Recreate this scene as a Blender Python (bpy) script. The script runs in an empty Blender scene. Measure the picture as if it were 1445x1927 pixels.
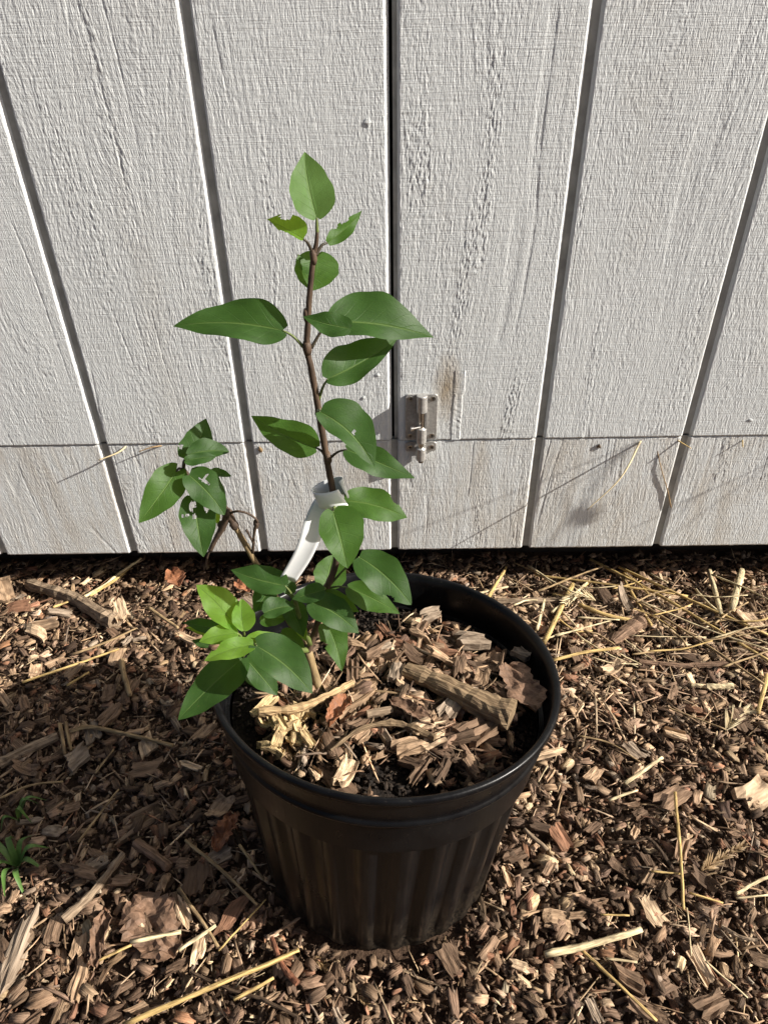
import bpy, math, random
import numpy as np
from mathutils import Vector, Matrix
random.seed(7); rng = np.random.default_rng(11)
sc = bpy.context.scene
COL = sc.collection

# ------------------------------------------------------------------ camera, sky, sun, exposure
W_, H_, F_ = 1445.0, 1927.0, 1340.0            # photograph size and focal length, in photograph pixels
CO = np.array([-0.01135567, -0.85957857, 0.70110207])
CR = np.array([0.99989512, -0.00417668, -0.01386708])
CU = np.array([0.01366342, 0.58949172, 0.80765885])
CF = np.array([-0.0048012, 0.80776362, -0.58948697])
cd = bpy.data.cameras.new('camera'); cam = bpy.data.objects.new('camera', cd); COL.objects.link(cam)
cd.sensor_fit = 'VERTICAL'; cd.sensor_height = 24.0; cd.lens = F_ / H_ * 24.0
cd.clip_start = 0.01; cd.clip_end = 200
M = Matrix(((CR[0], CU[0], -CF[0], CO[0]), (CR[1], CU[1], -CF[1], CO[1]), (CR[2], CU[2], -CF[2], CO[2]), (0, 0, 0, 1)))
cam.matrix_world = M; sc.camera = cam

SUN = np.array([1.0, -0.225, 0.62]); SUN /= np.linalg.norm(SUN)      # towards the sun: right, a little in front of the wall
w = bpy.data.worlds.new('World'); sc.world = w; w.use_nodes = True
nt = w.node_tree; bg = nt.nodes['Background']
sky = nt.nodes.new('ShaderNodeTexSky'); sky.sky_type = 'NISHITA'; sky.sun_disc = False
sky.sun_elevation = math.asin(SUN[2]); sky.sun_rotation = math.atan2(SUN[0], SUN[1])
sky.air_density = 0.7; sky.dust_density = 3.5; sky.ozone_density = 0.3
nt.links.new(sky.outputs[0], bg.inputs[0]); bg.inputs[1].default_value = 0.05
ld = bpy.data.lights.new('sun', 'SUN'); ld.energy = 5.0; ld.angle = math.radians(0.53); ld.color = (1.0, 0.95, 0.87)
sun = bpy.data.objects.new('sun', ld); COL.objects.link(sun)
sun.rotation_euler = Vector((-SUN).tolist()).to_track_quat('-Z', 'Y').to_euler(); sun.location = (3, -1, 2)
sc.view_settings.view_transform = 'Standard'; sc.view_settings.look = 'None'
sc.view_settings.exposure = 0.78; sc.view_settings.gamma = 1.0; sc.view_settings.use_curve_mapping = False
sc.cycles.max_bounces = 5; sc.cycles.diffuse_bounces = 2; sc.cycles.glossy_bounces = 3; sc.cycles.transmission_bounces = 4

# ------------------------------------------------------------------ helpers
def ray(px, py):
    return CF + CR * ((px - W_ / 2) / F_) - CU * ((py - H_ / 2) / F_)
def onplane(px, py, p0, n):
    d = ray(px, py); return CO + d * (np.dot(np.asarray(p0) - CO, n) / np.dot(d, n))
def at_y(px, py, y): return onplane(px, py, (0, y, 0), np.array([0., 1, 0]))
def at_z(px, py, z): return onplane(px, py, (0, 0, z), np.array([0., 0, 1]))
def proj(P):
    d = np.asarray(P) - CO; z = d @ CF
    return np.stack([W_ / 2 + F_ * (d @ CR) / z, H_ / 2 - F_ * (d @ CU) / z], -1)
def nrm(v): v = np.asarray(v, float); return v / np.linalg.norm(v)

def empty(name, loc, label, cat, group=None):
    o = bpy.data.objects.new(name, None); o.empty_display_size = 0.02
    COL.objects.link(o); o.location = [float(c) for c in loc]; tag(o, label, cat, group); return o
def tag(o, label=None, cat=None, group=None, kind=None):
    if label: o['label'] = label
    if cat: o['category'] = cat
    if group: o['group'] = group
    if kind: o['kind'] = kind
    return o
def rootloc(p):
    l = np.zeros(3)
    while p is not None: l += np.array(p.location); p = p.parent
    return l
def mesh_obj(name, V, F, mat, parent=None, smooth=False, attrs=None, origin=None):
    V = np.asarray(V, float)
    if parent is not None: off = rootloc(parent)
    elif origin is not None: off = np.asarray(origin, float)
    else: off = np.array([V[:, 0].mean(), V[:, 1].mean(), V[:, 2].min()])
    me = bpy.data.meshes.new(name)
    me.from_pydata((V - off).tolist(), [], [tuple(int(i) for i in f) for f in F])
    if smooth: me.polygons.foreach_set('use_smooth', [True] * len(me.polygons))
    for k, a in (attrs or {}).items():
        a = np.asarray(a, np.float32)
        t = me.attributes.new(k, 'FLOAT_VECTOR', 'POINT'); t.data.foreach_set('vector', a.ravel())
    if mat: me.materials.append(mat)
    me.update()
    o = bpy.data.objects.new(name, me); COL.objects.link(o)
    if parent is not None: o.parent = parent
    else: o.location = off.tolist()
    return o
def tube_mesh(P, R, sides=7, cap=True, jit=0.0):
    P = np.asarray(P, float); n = len(P)
    R = np.broadcast_to(np.asarray(R, float), (n,)) if np.ndim(R) else np.full(n, R)
    T = np.gradient(P, axis=0); T /= np.linalg.norm(T, axis=1)[:, None] + 1e-12
    up = np.array([0.31, -0.87, 0.38]); V = []
    for i in range(n):
        a = np.cross(T[i], up); a /= np.linalg.norm(a) + 1e-9; b = np.cross(T[i], a)
        for k in range(sides):
            th = 2 * math.pi * k / sides
            rr = R[i] * (1 + jit * (rng.random() - .5))
            V.append(P[i] + rr * (math.cos(th) * a + math.sin(th) * b))
    Fc = [(i * sides + k, i * sides + (k + 1) % sides, (i + 1) * sides + (k + 1) % sides, (i + 1) * sides + k) for i in range(n - 1) for k in range(sides)]
    if cap: Fc += [tuple(range(sides))[::-1], tuple((n - 1) * sides + k for k in range(sides))]
    return np.array(V), Fc
def smooth_path(P, n=8):
    P = np.asarray(P, float)
    if len(P) < 3:
        t = np.linspace(0, 1, n)[:, None]; return P[0] * (1 - t) + P[-1] * t
    Q = np.vstack([2 * P[0] - P[1], P, 2 * P[-1] - P[-2]]); out = []
    for i in range(1, len(Q) - 2):
        for t in np.linspace(0, 1, n, endpoint=False):
            a, b, c, d = Q[i - 1], Q[i], Q[i + 1], Q[i + 2]
            out.append(0.5 * (2 * b + (c - a) * t + (2 * a - 5 * b + 4 * c - d) * t ** 2 + (3 * b - a - 3 * c + d) * t ** 3))
    out.append(P[-1]); return np.array(out)
def join(parts):
    V = []; F = []; k = 0
    for v, f in parts:
        V.append(np.asarray(v)); F += [tuple(i + k for i in q) for q in f]; k += len(v)
    return np.vstack(V), F
def box_mesh(a, b):
    x0, y0, z0 = a; x1, y1, z1 = b
    V = [(x0, y0, z0), (x1, y0, z0), (x1, y1, z0), (x0, y1, z0), (x0, y0, z1), (x1, y0, z1), (x1, y1, z1), (x0, y1, z1)]
    return np.array(V), [(0, 3, 2, 1), (4, 5, 6, 7), (0, 1, 5, 4), (1, 2, 6, 5), (2, 3, 7, 6), (3, 0, 4, 7)]

# ------------------------------------------------------------------ material helpers
class NT:
    def __init__(s, name):
        s.m = bpy.data.materials.new(name); s.m.use_nodes = True; s.t = s.m.node_tree; s.n = s.t.nodes
        s.b = s.n['Principled BSDF']; s.out = s.n['Material Output']
    def add(s, typ, **kw):
        o = s.n.new(typ)
        for k, v in kw.items(): setattr(o, k, v)
        return o
    def l(s, a, b): s.t.links.new(a, b)
    def val(s, x, sock):
        if hasattr(x, 'is_output'): s.l(x, sock)
        else: sock.default_value = x
    def math(s, op, a, b=0.0, c=None, clamp=False):
        o = s.add('ShaderNodeMath', operation=op, use_clamp=clamp); s.val(a, o.inputs[0]); s.val(b, o.inputs[1])
        if c is not None: s.val(c, o.inputs[2])
        return o.outputs[0]
    def noise(s, vec, scale=1.0, detail=4.0, rough=0.55, dist=0.0, out=0):
        o = s.add('ShaderNodeTexNoise'); o.inputs['Scale'].default_value = scale; o.inputs['Detail'].default_value = detail
        o.inputs['Roughness'].default_value = rough; o.inputs['Distortion'].default_value = dist
        if vec is not None: s.l(vec, o.inputs['Vector'])
        return o.outputs[out]
    def scale(s, vec, v):
        o = s.add('ShaderNodeVectorMath', operation='MULTIPLY'); s.l(vec, o.inputs[0]); o.inputs[1].default_value = v; return o.outputs[0]
    def vadd(s, a, b):
        o = s.add('ShaderNodeVectorMath', operation='ADD'); s.val(a, o.inputs[0]); s.val(b, o.inputs[1]); return o.outputs[0]
    def ramp(s, f, stops):
        o = s.add('ShaderNodeValToRGB'); e = o.color_ramp.elements
        while len(e) < len(stops): e.new(0.5)
        for k, (p, c) in enumerate(stops): e[k].position = p; e[k].color = (*c, 1) if len(c) == 3 else c
        s.l(f, o.inputs[0]); return o.outputs[0]
    def rng(s, v, a, b, c=0.0, d=1.0):
        o = s.add('ShaderNodeMapRange'); s.val(v, o.inputs[0])
        for i, x in enumerate((a, b, c, d)): o.inputs[1 + i].default_value = x
        return o.outputs[0]
    def mix(s, f, a, b, typ='MIX'):
        o = s.add('ShaderNodeMix', data_type='RGBA', blend_type=typ); s.val(f, o.inputs[0])
        for x, k in ((a, 6), (b, 7)):
            if isinstance(x, tuple): o.inputs[k].default_value = (*x, 1) if len(x) == 3 else x
            else: s.l(x, o.inputs[k])
        return o.outputs[2]
    def bump(s, h, strength=1.0, dist=0.001, prev=None):
        o = s.add('ShaderNodeBump'); o.inputs['Strength'].default_value = strength; o.inputs['Distance'].default_value = dist
        s.l(h, o.inputs['Height'])
        if prev is not None: s.l(prev, o.inputs['Normal'])
        return o.outputs[0]
    def pos(s): return s.add('ShaderNodeNewGeometry').outputs['Position']
    def fin(s, color=None, rough=None, normal=None, spec=None):
        for x, k in ((color, 'Base Color'), (rough, 'Roughness'), (normal, 'Normal'), (spec, 'Specular IOR Level')):
            if x is None: continue
            if isinstance(x, tuple): s.b.inputs[k].default_value = (*x, 1)
            else: s.val(x, s.b.inputs[k])
        return s.m

def mat_paint(name, lower=False):
    s = NT(name); P = s.pos()
    oi = s.add('ShaderNodeObjectInfo').outputs['Random']
    cx = s.add('ShaderNodeCombineXYZ'); s.l(s.math('MULTIPLY', oi, 7.0), cx.inputs[0]); s.l(s.math('MULTIPLY', oi, 31.0), cx.inputs[2]); s.l(s.math('MULTIPLY', oi, 13.0), cx.inputs[1])
    Q = s.vadd(P, cx.outputs[0])
    warp = s.add('ShaderNodeTexNoise'); warp.inputs['Scale'].default_value = 1.0; warp.inputs['Detail'].default_value = 2
    s.l(s.scale(Q, (9, 9, 2.6)), warp.inputs['Vector'])
    wv = s.vadd(warp.outputs['Color'], (-.5, -.5, -.5))
    G = s.vadd(Q, s.scale(wv, (0.075, 0.0, 0.0)))                       # the grain wanders sideways
    nb = s.bump(s.math('ADD', s.noise(s.scale(G, (640, 640, 130)), 1, 2, .65), s.math('MULTIPLY', s.noise(s.scale(Q, (30, 30, 760)), 1, 1, .5), .38)), 1.0, 0.0010)
    base = s.mix(s.noise(s.scale(Q, (6, 6, 2.5)), 1, 3, .6), (.635, .655, .655), (.71, .73, .73))
    # bare spots where paint has worn off the fibre tops
    bare = s.rng(s.noise(s.scale(G, (160, 160, 22)), 1, 4, .7), .66, .74)
    base = s.mix(s.math('MULTIPLY', bare, .25), base, (.40, .35, .28))
    if lower:
        d = s.rng(s.noise(s.scale(G, (55, 55, 5)), 1, 4, .65), .42, .70)
        base = s.mix(s.math('MULTIPLY', d, .50), base, (.46, .40, .32))
        d2 = s.rng(s.noise(s.scale(Q, (14, 14, 9)), 1, 4, .6), .50, .72)
        base = s.mix(s.math('MULTIPLY', d2, .40), base, (.42, .36, .28))
    else:
        # rust bleeding beside the bolt: an irregular brown patch on the door
        sx = s.add('ShaderNodeSeparateXYZ'); s.l(P, sx.inputs[0])
        dx = s.math('MULTIPLY', s.math('SUBTRACT', sx.outputs[0], 0.070), 55.0); dz = s.math('MULTIPLY', s.math('SUBTRACT', sx.outputs[2], 0.276), 22.0)
        rr = s.math('SQRT', s.math('ADD', s.math('MULTIPLY', dx, dx), s.math('MULTIPLY', dz, dz)))
        rr = s.math('ADD', rr, s.math('MULTIPLY', s.noise(s.scale(P, (90, 90, 40)), 1, 3), 1.0))
        base = s.mix(s.rng(rr, 1.7, .55, 0, .85), base, (.33, .24, .13))
        d2 = s.rng(s.noise(s.scale(Q, (10, 10, 6)), 1, 4, .6), .55, .75)
        base = s.mix(s.math('MULTIPLY', d2, .22), base, (.50, .46, .39))
    return s.fin(base, 0.62, nb, 0.35)

def mat_plain(name, col, rough=.6, var=.25, sc_=60, bumpd=0.0, spec=.4, metal=0.0, aniso=(1, 1, 1)):
    s = NT(name); P = s.scale(s.pos(), aniso)
    n = s.noise(P, sc_, 3, .6)
    c = s.mix(s.rng(n, .3, .7), tuple(x * (1 - var) for x in col), tuple(min(1, x * (1 + var)) for x in col))
    s.b.inputs['Metallic'].default_value = metal
    return s.fin(c, rough, s.bump(n, 1.0, bumpd) if bumpd else None, spec)

def mat_chip(name, src):
    s = NT(name)
    g = s.add('ShaderNodeAttribute', attribute_name='grain').outputs['Vector']
    if src == 'object': c = s.add('ShaderNodeObjectInfo').outputs['Color']
    else: c = s.add('ShaderNodeAttribute', attribute_name='tint').outputs['Color']
    if src == 'object':
        oi = s.add('ShaderNodeObjectInfo'); cx = s.add('ShaderNodeCombineXYZ'); s.l(s.math('MULTIPLY', oi.outputs['Random'], 9), cx.inputs[2]); g = s.vadd(g, cx.outputs[0])
    fib = s.noise(s.scale(g, (90, 950, 900)), 1, 2, .65)
    fib2 = s.noise(s.scale(g, (45, 380, 380)), 1, 2, .6)
    blot = s.noise(s.scale(g, (70, 110, 100)), 1, 1, .6)
    k = s.mix(s.rng(fib2, .34, .66), (.52, .48, .44), (1.22, 1.20, 1.16))
    c2 = s.mix(1.0, c, k, 'MULTIPLY')
    c2 = s.mix(s.rng(blot, .52, .74, 0, .65), c2, (.085, .055, .034))
    h = s.math('ADD', s.math('MULTIPLY', fib, .5), fib2)
    return s.fin(c2, .78, s.bump(h, 1.0, .0016), .25)

def mat_soil(name, a, b, sc_=140, bd=.006):
    s = NT(name); P = s.pos()
    n = s.noise(P, sc_, 5, .7); n2 = s.noise(P, sc_ * .22, 3, .6)
    c = s.mix(s.rng(n, .35, .7), a, b)
    return s.fin(c, .9, s.bump(s.math('ADD', n, n2), 1.0, bd), .2)

def mat_leaf(name, base, trans, rough=.38, vein=.5, tw=.42):
    s = NT(name)
    a = s.add('ShaderNodeAttribute', attribute_name='leaf'); sp = s.add('ShaderNodeSeparateXYZ'); s.l(a.outputs['Vector'], sp.inputs[0])
    S, T, Rn = sp.outputs
    aS = s.math('ABSOLUTE', S)
    mid = s.rng(aS, .015, .060, 1, 0)
    # side veins sweep forward from the midrib
    ph = s.math('SUBTRACT', T, s.math('MULTIPLY', s.math('POWER', aS, .8), .26))
    vv = s.math('ABSOLUTE', s.math('SUBTRACT', s.math('FRACT', s.math('ADD', s.math('MULTIPLY', ph, 6.5), s.math('MULTIPLY', Rn, .7))), .5))
    side = s.math('MULTIPLY', s.rng(vv, .0, .055, 1, 0), s.rng(aS, .05, .85, 1.0, .15))
    cx = s.add('ShaderNodeCombineXYZ'); s.l(S, cx.inputs[0]); s.l(T, cx.inputs[1]); s.l(s.math('MULTIPLY', Rn, 9), cx.inputs[2])
    mott = s.noise(s.scale(cx.outputs[0], (3, 5, 1)), 1.3, 3, .6)
    cell = s.noise(s.scale(cx.outputs[0], (14, 22, 1)), 1.6, 3, .6)
    c = s.mix(s.rng(mott, .3, .7), tuple(x * .82 for x in base), tuple(x * 1.16 for x in base))
    c = s.mix(s.math('MULTIPLY', mid, vein), c, (.20, .30, .08)); c = s.mix(s.math('MULTIPLY', side, vein * .42), c, (.16, .26, .07))
    h = s.math('ADD', s.math('MULTIPLY', s.math('ADD', mid, s.math('MULTIPLY', side, .35)), -.6), s.math('MULTIPLY', cell, .22))
    nb = s.bump(h, .55, .0012)
    spot = s.rng(s.noise(s.scale(cx.outputs[0], (9, 14, 1)), 1.0, 2, .5), .74, .80)
    c = s.mix(s.math('MULTIPLY', spot, .6), c, (.16, .12, .05))
    s.fin(c, rough, nb, .25)
    tr = s.add('ShaderNodeBsdfTranslucent'); s.l(nb, tr.inputs['Normal'])
    tc = s.mix(s.math('MAXIMUM', s.math('MULTIPLY', mid, .7), s.math('MULTIPLY', side, .55)), trans, tuple(x * .45 for x in trans)); s.l(tc, tr.inputs['Color'])
    mx = s.add('ShaderNodeMixShader'); mx.inputs[0].default_value = tw
    s.l(s.b.outputs[0], mx.inputs[1]); s.l(tr.outputs[0], mx.inputs[2]); s.l(mx.outputs[0], s.out.inputs['Surface'])
    return s.m

def mat_pot():
    s = NT('black_plastic'); P = s.pos()
    a = s.noise(s.scale(P, (260, 260, 8)), 1, 4, .6); b = s.noise(P, 38, 4, .65); e = s.noise(P, 420, 3, .6)
    sx = s.add('ShaderNodeSeparateXYZ'); s.l(P, sx.inputs[0])
    mud = s.math('MULTIPLY', s.rng(s.math('ADD', sx.outputs[2], s.math('MULTIPLY', b, -.10)), -.02, -.085), s.rng(e, .35, .62))
    c = s.mix(s.rng(b, .40, .75), (.003, .003, .0036), (.007, .007, .0075))
    c = s.mix(s.math('MULTIPLY', mud, .35), c, (.10, .075, .05))
    dust = s.rng(e, .66, .72, 0, .35); c = s.mix(s.math('MULTIPLY', dust, s.rng(b, .42, .6)), c, (.13, .11, .09))
    r = s.math('ADD', s.rng(b, .3, .7, .20, .34), s.math('MULTIPLY', a, .12))
    return s.fin(c, r, s.bump(a, .5, .0003), .22)

PAINT = mat_paint('white_rough_paint'); PAINT_LOW = mat_paint('white_weathered_paint', True)
GROOVE = mat_plain('groove_shade_paint', (.40, .39, .35), .6, .25, 40, .0008)  # darker olive tone puts the shade of the grooves into the colour
DARKWOOD = mat_plain('dark_timber', (.035, .028, .022), .9, .4, 30, .001)
SOIL = mat_soil('garden_soil', (.042, .025, .016), (.125, .078, .050))
POTSOIL = mat_soil('potting_mix', (.008, .006, .005), (.035, .026, .02), 260, .004)
CHIP_O = mat_chip('wood_chip_single', 'object'); CHIP_S = mat_chip('wood_chip_mass', 'stuff')
POTM = mat_pot()
LEAF_D = mat_leaf('leaf_dark', (.032, .076, .016), (.13, .29, .022), .48, .40, .32)
LEAF_M = mat_leaf('leaf_mid', (.046, .106, .018), (.20, .40, .028), .48, .42, .38)
LEAF_L = mat_leaf('leaf_light', (.085, .165, .045), (.26, .43, .07), .5, .35, .42)
LEAF_Y = mat_leaf('leaf_yellow_lit', (.125, .25, .030), (.46, .72, .05), .46, .32, .52)  # yellow-green tone with sunlit and backlit brightness put into the colour
BARK = mat_plain('plant_bark', (.085, .054, .035), .65, .45, 180, .0006, aniso=(1, 1, .3))
BARK_T = mat_plain('plant_bark_tan', (.24, .17, .085), .7, .35, 180, .0006, aniso=(1, 1, .3))
PETIOLE = mat_plain('petiole', (.11, .14, .04), .5, .3, 120)
PETIOLE_D = mat_plain('petiole_dark', (.05, .04, .025), .5, .3, 120)
TAGM = mat_plain('white_tag', (.84, .85, .86), .38, .04, 40)
STEEL = mat_plain('worn_steel', (.62, .60, .56), .30, .25, 300, .0001, metal=1.0)
ZINC = mat_plain('painted_plate', (.48, .47, .45), .36, .22, 260, .0002, metal=.55)
RUST = mat_plain('brown_metal', (.16, .12, .09), .45, .35, 300, .0002, metal=.7)
BLACKM = mat_plain('black_recess', (.01, .01, .01), .8, .2)
STRAW = mat_plain('straw', (.52, .37, .14), .5, .25, 90, .0003)
STRAW_P = mat_plain('pale_straw', (.66, .54, .33), .55, .2, 90, .0003)
STRAW_B = mat_plain('brown_straw', (.30, .20, .10), .6, .3, 90, .0003)
TWIG = mat_plain('twig_bark', (.16, .10, .07), .8, .4, 150, .001)
TWIG_R = mat_plain('red_twig_bark', (.20, .08, .05), .6, .35, 150, .0008)
ROOT = mat_plain('dark_root', (.07, .045, .03), .75, .4, 150, .0008)
DRYLEAF = mat_plain('dry_leaf', (.17, .100, .062), .7, .5, 90, .002)
DRYLEAF_O = mat_plain('orange_dry_leaf', (.24, .098, .045), .65, .45, 90, .0015)
GRASS = mat_plain('grass_blade', (.085, .165, .035), .5, .35, 60)

# ------------------------------------------------------------------ ground
GZ = -0.057
PB = np.array([-0.026, -0.446, -0.050])                             # pot base centre
PA = nrm([0.048, 0.114, 1.0]); PH = 0.259; PR = 0.153; PRB = 0.763
def gh(x, y):
    x = np.asarray(x, float); y = np.asarray(y, float)
    d2 = (x - PB[0]) ** 2 + (y - PB[1]) ** 2
    h = GZ + .006 * np.sin(x * 9 + 1.3) * np.cos(y * 8 + .4) + .004 * np.sin(x * 21 - y * 17)
    h *= 1.0
    t = np.exp(-d2 / (2 * .17 ** 2))
    tilt = -.048 * (x - PB[0]) - .114 * (y - PB[1])
    h = h * (1 - t) + (-.051 + tilt * .8) * t
    h = h - .029 * np.clip((y + .09) / .07, 0, 1)
    far = np.exp(-np.maximum(0, np.abs(y) - 1.0) * .5)
    return h * far + GZ * (1 - far)
def axis(lo, hi, step, far):
    a = np.arange(lo, hi + step / 2, step); e = np.geomspace(step * 2, far, 14)
    return np.concatenate([lo - e[::-1], a, hi + e])
gx = axis(-1.1, 1.1, .022, 40); gy = axis(-1.3, .3, .022, 40)
X, Y = np.meshgrid(gx, gy); Zg = gh(X, Y) - .004
nx, ny = len(gx), len(gy)
V = np.stack([X, Y, Zg], -1).reshape(-1, 3)
Fq = [(j * nx + i, j * nx + i + 1, (j + 1) * nx + i + 1, (j + 1) * nx + i) for j in range(ny - 1) for i in range(nx - 1)]
tag(mesh_obj('ground', V, Fq, SOIL, smooth=True, origin=(0, 0, 0)), 'dark brown garden soil under the mulch', 'ground', kind='structure')

# ------------------------------------------------------------------ shed front
S8 = 0.2032; SEAM = 0.1964
TAB = np.random.default_rng(5).random((257, 257))
def vn(u, v):                                                         # smooth value noise, -1..1
    iu = np.floor(u).astype(int); iv = np.floor(v).astype(int); fu = u - iu; fv = v - iv
    fu = fu * fu * (3 - 2 * fu); fv = fv * fv * (3 - 2 * fv); g = lambda i, j: TAB[(i * 7 + j * 131) % 257, (j * 5 + i * 59) % 257]
    return 2 * ((g(iu, iv) * (1 - fu) + g(iu + 1, iv) * fu) * (1 - fv) + (g(iu, iv + 1) * (1 - fu) + g(iu + 1, iv + 1) * fu) * fv) - 1
def sm(x, a, b): t = np.clip((x - a) / (b - a), 0, 1); return t * t * (3 - 2 * t)
def relief(x, z, o):                                                  # rough-sawn wood: height in metres, towards the viewer
    X = x * 1000 + o * 977.0; Z = z * 1000 + o * 3331.0
    lean = np.sin(o * 12.9) * .05
    w = X + 26 * vn(X / 120, Z / 330) + 9 * vn(X / 45 + 9, Z / 120) + lean * Z
    band = sm(vn(w / 17 + 3, Z / 420), -.15, .45); band2 = sm(vn(w / 30 + 30, Z / 160 + 8), -.2, .5)
    rg = lambda q: 1 - 2 * np.abs(q)                                     # sharp crests
    st = .45 + .75 * ((o * 7.13) % 1.0)                                   # some boards are rougher than others
    calm = .45 + .55 * sm(vn(X / 70 + 11, Z / 150 + 5), -.5, .3)
    h = .12 * vn(w / 1.2, Z / 9) + .12 * vn(w / 1.5 + 50, Z / 32) + .10 * rg(vn(w / 2.3 + 5, Z / 75)) + .06 * vn(w / 8 + 20, Z / 220)
    h += (.22 * rg(vn(w / 1.9 + 70, Z / 5.5)) + .25 * vn(w / 1.35 + 17, Z / 3.0)) * (.16 + 1.1 * st * band * (.3 + .7 * band2))
    h = h * calm + .075 * vn(X / 34, Z / 2.2 + 40) + .035 * vn(X / 12 + 3, Z / 2.0)
    h -= .40 * sm(np.abs(vn(w / 26 + 61, Z / 520)), .04, .012) * sm(vn(w / 40 + 2, Z / 90), -.1, .3)
    return h * .001
def plank_mesh(x0, x1, z0, z1, seed, deep=.0070, sl=.0017, sr=.0040, fine=True, coarse_from=.78):
    r = np.random.default_rng(seed); o = r.random()
    if fine: zs = np.arange(z0, min(z1, coarse_from), .0018); zs = np.append(zs[:-1], np.linspace(min(z1, coarse_from), z1, 40 if z1 > coarse_from else 1))
    else: zs = np.linspace(z0, z1, max(6, int((z1 - z0) / .007)))
    n = len(zs); m = 205 if fine else 70
    xs = np.linspace(x0 + sl + .0012, x1 - sr - .0012, m); Xg, Zg_ = np.meshgrid(xs, zs)
    dz = np.zeros((n, 1)); dz[0] = .0002
    Yf = -relief(Xg, Zg_, o) + dz
    rag = lambda q: .00030 * vn(zs * 1000 / 6 + q, zs * 0 + q) + .00022 * vn(zs * 1000 / 2.2 + q, zs * 0 + q * 3)
    Zg_ = Zg_.copy(); Zg_[0] += .0006 * vn(xs * 1000 / 3 + o * 50, xs * 0 + 2); Zg_[-1] += .0006 * vn(xs * 1000 / 3 + o * 90, xs * 0 + 7)
    cols = [np.stack([np.full(n, x0), np.full(n, deep), Zg_[:, 0]], -1), np.stack([x0 + sl + rag(o * 40), np.full(n, .0009), Zg_[:, 0]], -1)]
    cols.append(cols[1].copy())
    cols += [np.stack([Xg[:, j], Yf[:, j], Zg_[:, j]], -1) for j in range(m)]
    cols.append(np.stack([x1 - sr + rag(o * 80 + 9), np.full(n, .0009), Zg_[:, -1]], -1))
    cols += [np.stack([x1 - sr + rag(o * 80 + 9), np.full(n, .0009), Zg_[:, -1]], -1), np.stack([np.full(n, x1), np.full(n, deep), Zg_[:, -1]], -1)]
    V = np.stack(cols, 1).reshape(-1, 3); c = m + 6                      # slopes are split from the face: crisp arrises
    i = np.arange(n - 1)[:, None] * c + np.array([k for k in range(c - 1) if k not in (1, c - 3)])[None]; i = i.ravel()
    F = np.stack([i, i + 1, i + c + 1, i + c], -1).tolist()
    F.append(list(range(c - 1, -1, -1))); F.append([(n - 1) * c + k for k in range(c)])
    return V, F
GW = .0036                                                           # half width of a groove
door_l = empty('shed_door', (-.6, 0, SEAM), 'white grooved shed door left of the dark vertical gap', 'door', 'white shed doors')
door_r = empty('shed_door', (.6, 0, SEAM), 'white grooved shed door right of the gap, carrying the barrel bolt', 'door', 'white shed doors')
low = empty('base_panel', (0, 0, 0), 'weathered white grooved board below the horizontal door seam', 'panel')
for k in range(-8, 8):
    D = door_l if k < 0 else door_r
    x0, x1 = k * S8 + GW, (k + 1) * S8 - GW
    dp = .0070
    v, f = plank_mesh(x0 if k != 0 else .0045, x1 if k != -1 else -.0036, SEAM + .0004, 1.95, 100 + k, dp, fine=-5 < k < 3)
    mesh_obj('plank', v, f, PAINT, D, True)
    v, f = plank_mesh(x0, x1, 0, SEAM - .0016, 300 + k, dp, fine=-5 < k < 3); v[:, 1] += .0014
    mesh_obj('plank', v, f, PAINT_LOW, low, True)
    if k not in (0,):
        mesh_obj('groove', *box_mesh((k * S8 - GW - .004, dp - .0012, SEAM + .0018), (k * S8 + GW + .004, .016, 1.949)), GROOVE, D)
    mesh_obj('groove', *box_mesh((k * S8 - GW - .004, dp - .0004, .0006), (k * S8 + GW + .004, .017, SEAM - .0018)), GROOVE, low)
mesh_obj('edge_strip', *box_mesh((.0000, .0060, SEAM + .0018), (.012, .016, 1.949)), GROOVE, door_r)
mesh_obj('backing', *box_mesh((-1.63, .0165, SEAM + .0025), (-.006, .03, 1.948)), DARKWOOD, door_l)
mesh_obj('backing', *box_mesh((.002, .0165, SEAM + .0025), (1.63, .03, 1.948)), DARKWOOD, door_r)
mesh_obj('backing', *box_mesh((-1.63, .0175, .001), (1.63, .032, SEAM - .0025)), DARKWOOD, low)
shed = empty('shed', (0, 1.2, -.05), 'dark shed body added to block light, with timber underside below the white board', 'shed')
mesh_obj('frame', *box_mesh((-1.62, .034, .004), (1.62, 2.4, 2.0)), DARKWOOD, shed)  # solid body added behind the doors to block light
mesh_obj('skid_beam', *box_mesh((-1.62, .10, -.09), (1.62, .20, .0035)), DARKWOOD, shed)
mesh_obj('roof', *box_mesh((-1.8, -.03, 1.953), (1.8, 2.5, 2.02)), DARKWOOD, shed)

# painted-over ghost of an earlier bolt
def ghost():
    pts = [(at_y(866, 697, 0), .0072), (at_y(864, 735, 0), .0074), (at_y(862, 745, 0), .0058), (at_y(860, 775, 0), .0066), (at_y(858, 800, 0), .0064), (at_y(857, 827, 0), .0060)]
    P = smooth_path([p for p, _ in pts], 6); Wd = np.interp(np.linspace(0, 1, len(P)), np.linspace(0, 1, len(pts)), [q for _, q in pts])
    V = []; prof = [(-1.12, .0009), (-1, -.0004), (-.8, -.0008), (0, -.0005), (.8, -.0009), (1, -.0004), (1.12, .0009)]
    for p, wd in zip(P, Wd):
        for a, b in prof: V.append((p[0] + a * wd + rng.normal() * .00025, b + rng.normal() * .00012, p[2]))
    n = len(prof)
    return np.array(V), [(i * n + k, i * n + k + 1, (i + 1) * n + k + 1, (i + 1) * n + k) for i in range(len(P) - 1) for k in range(n - 1)]
v, f = ghost(); mesh_obj('paint_ridge', v, f, PAINT, door_r)
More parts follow.
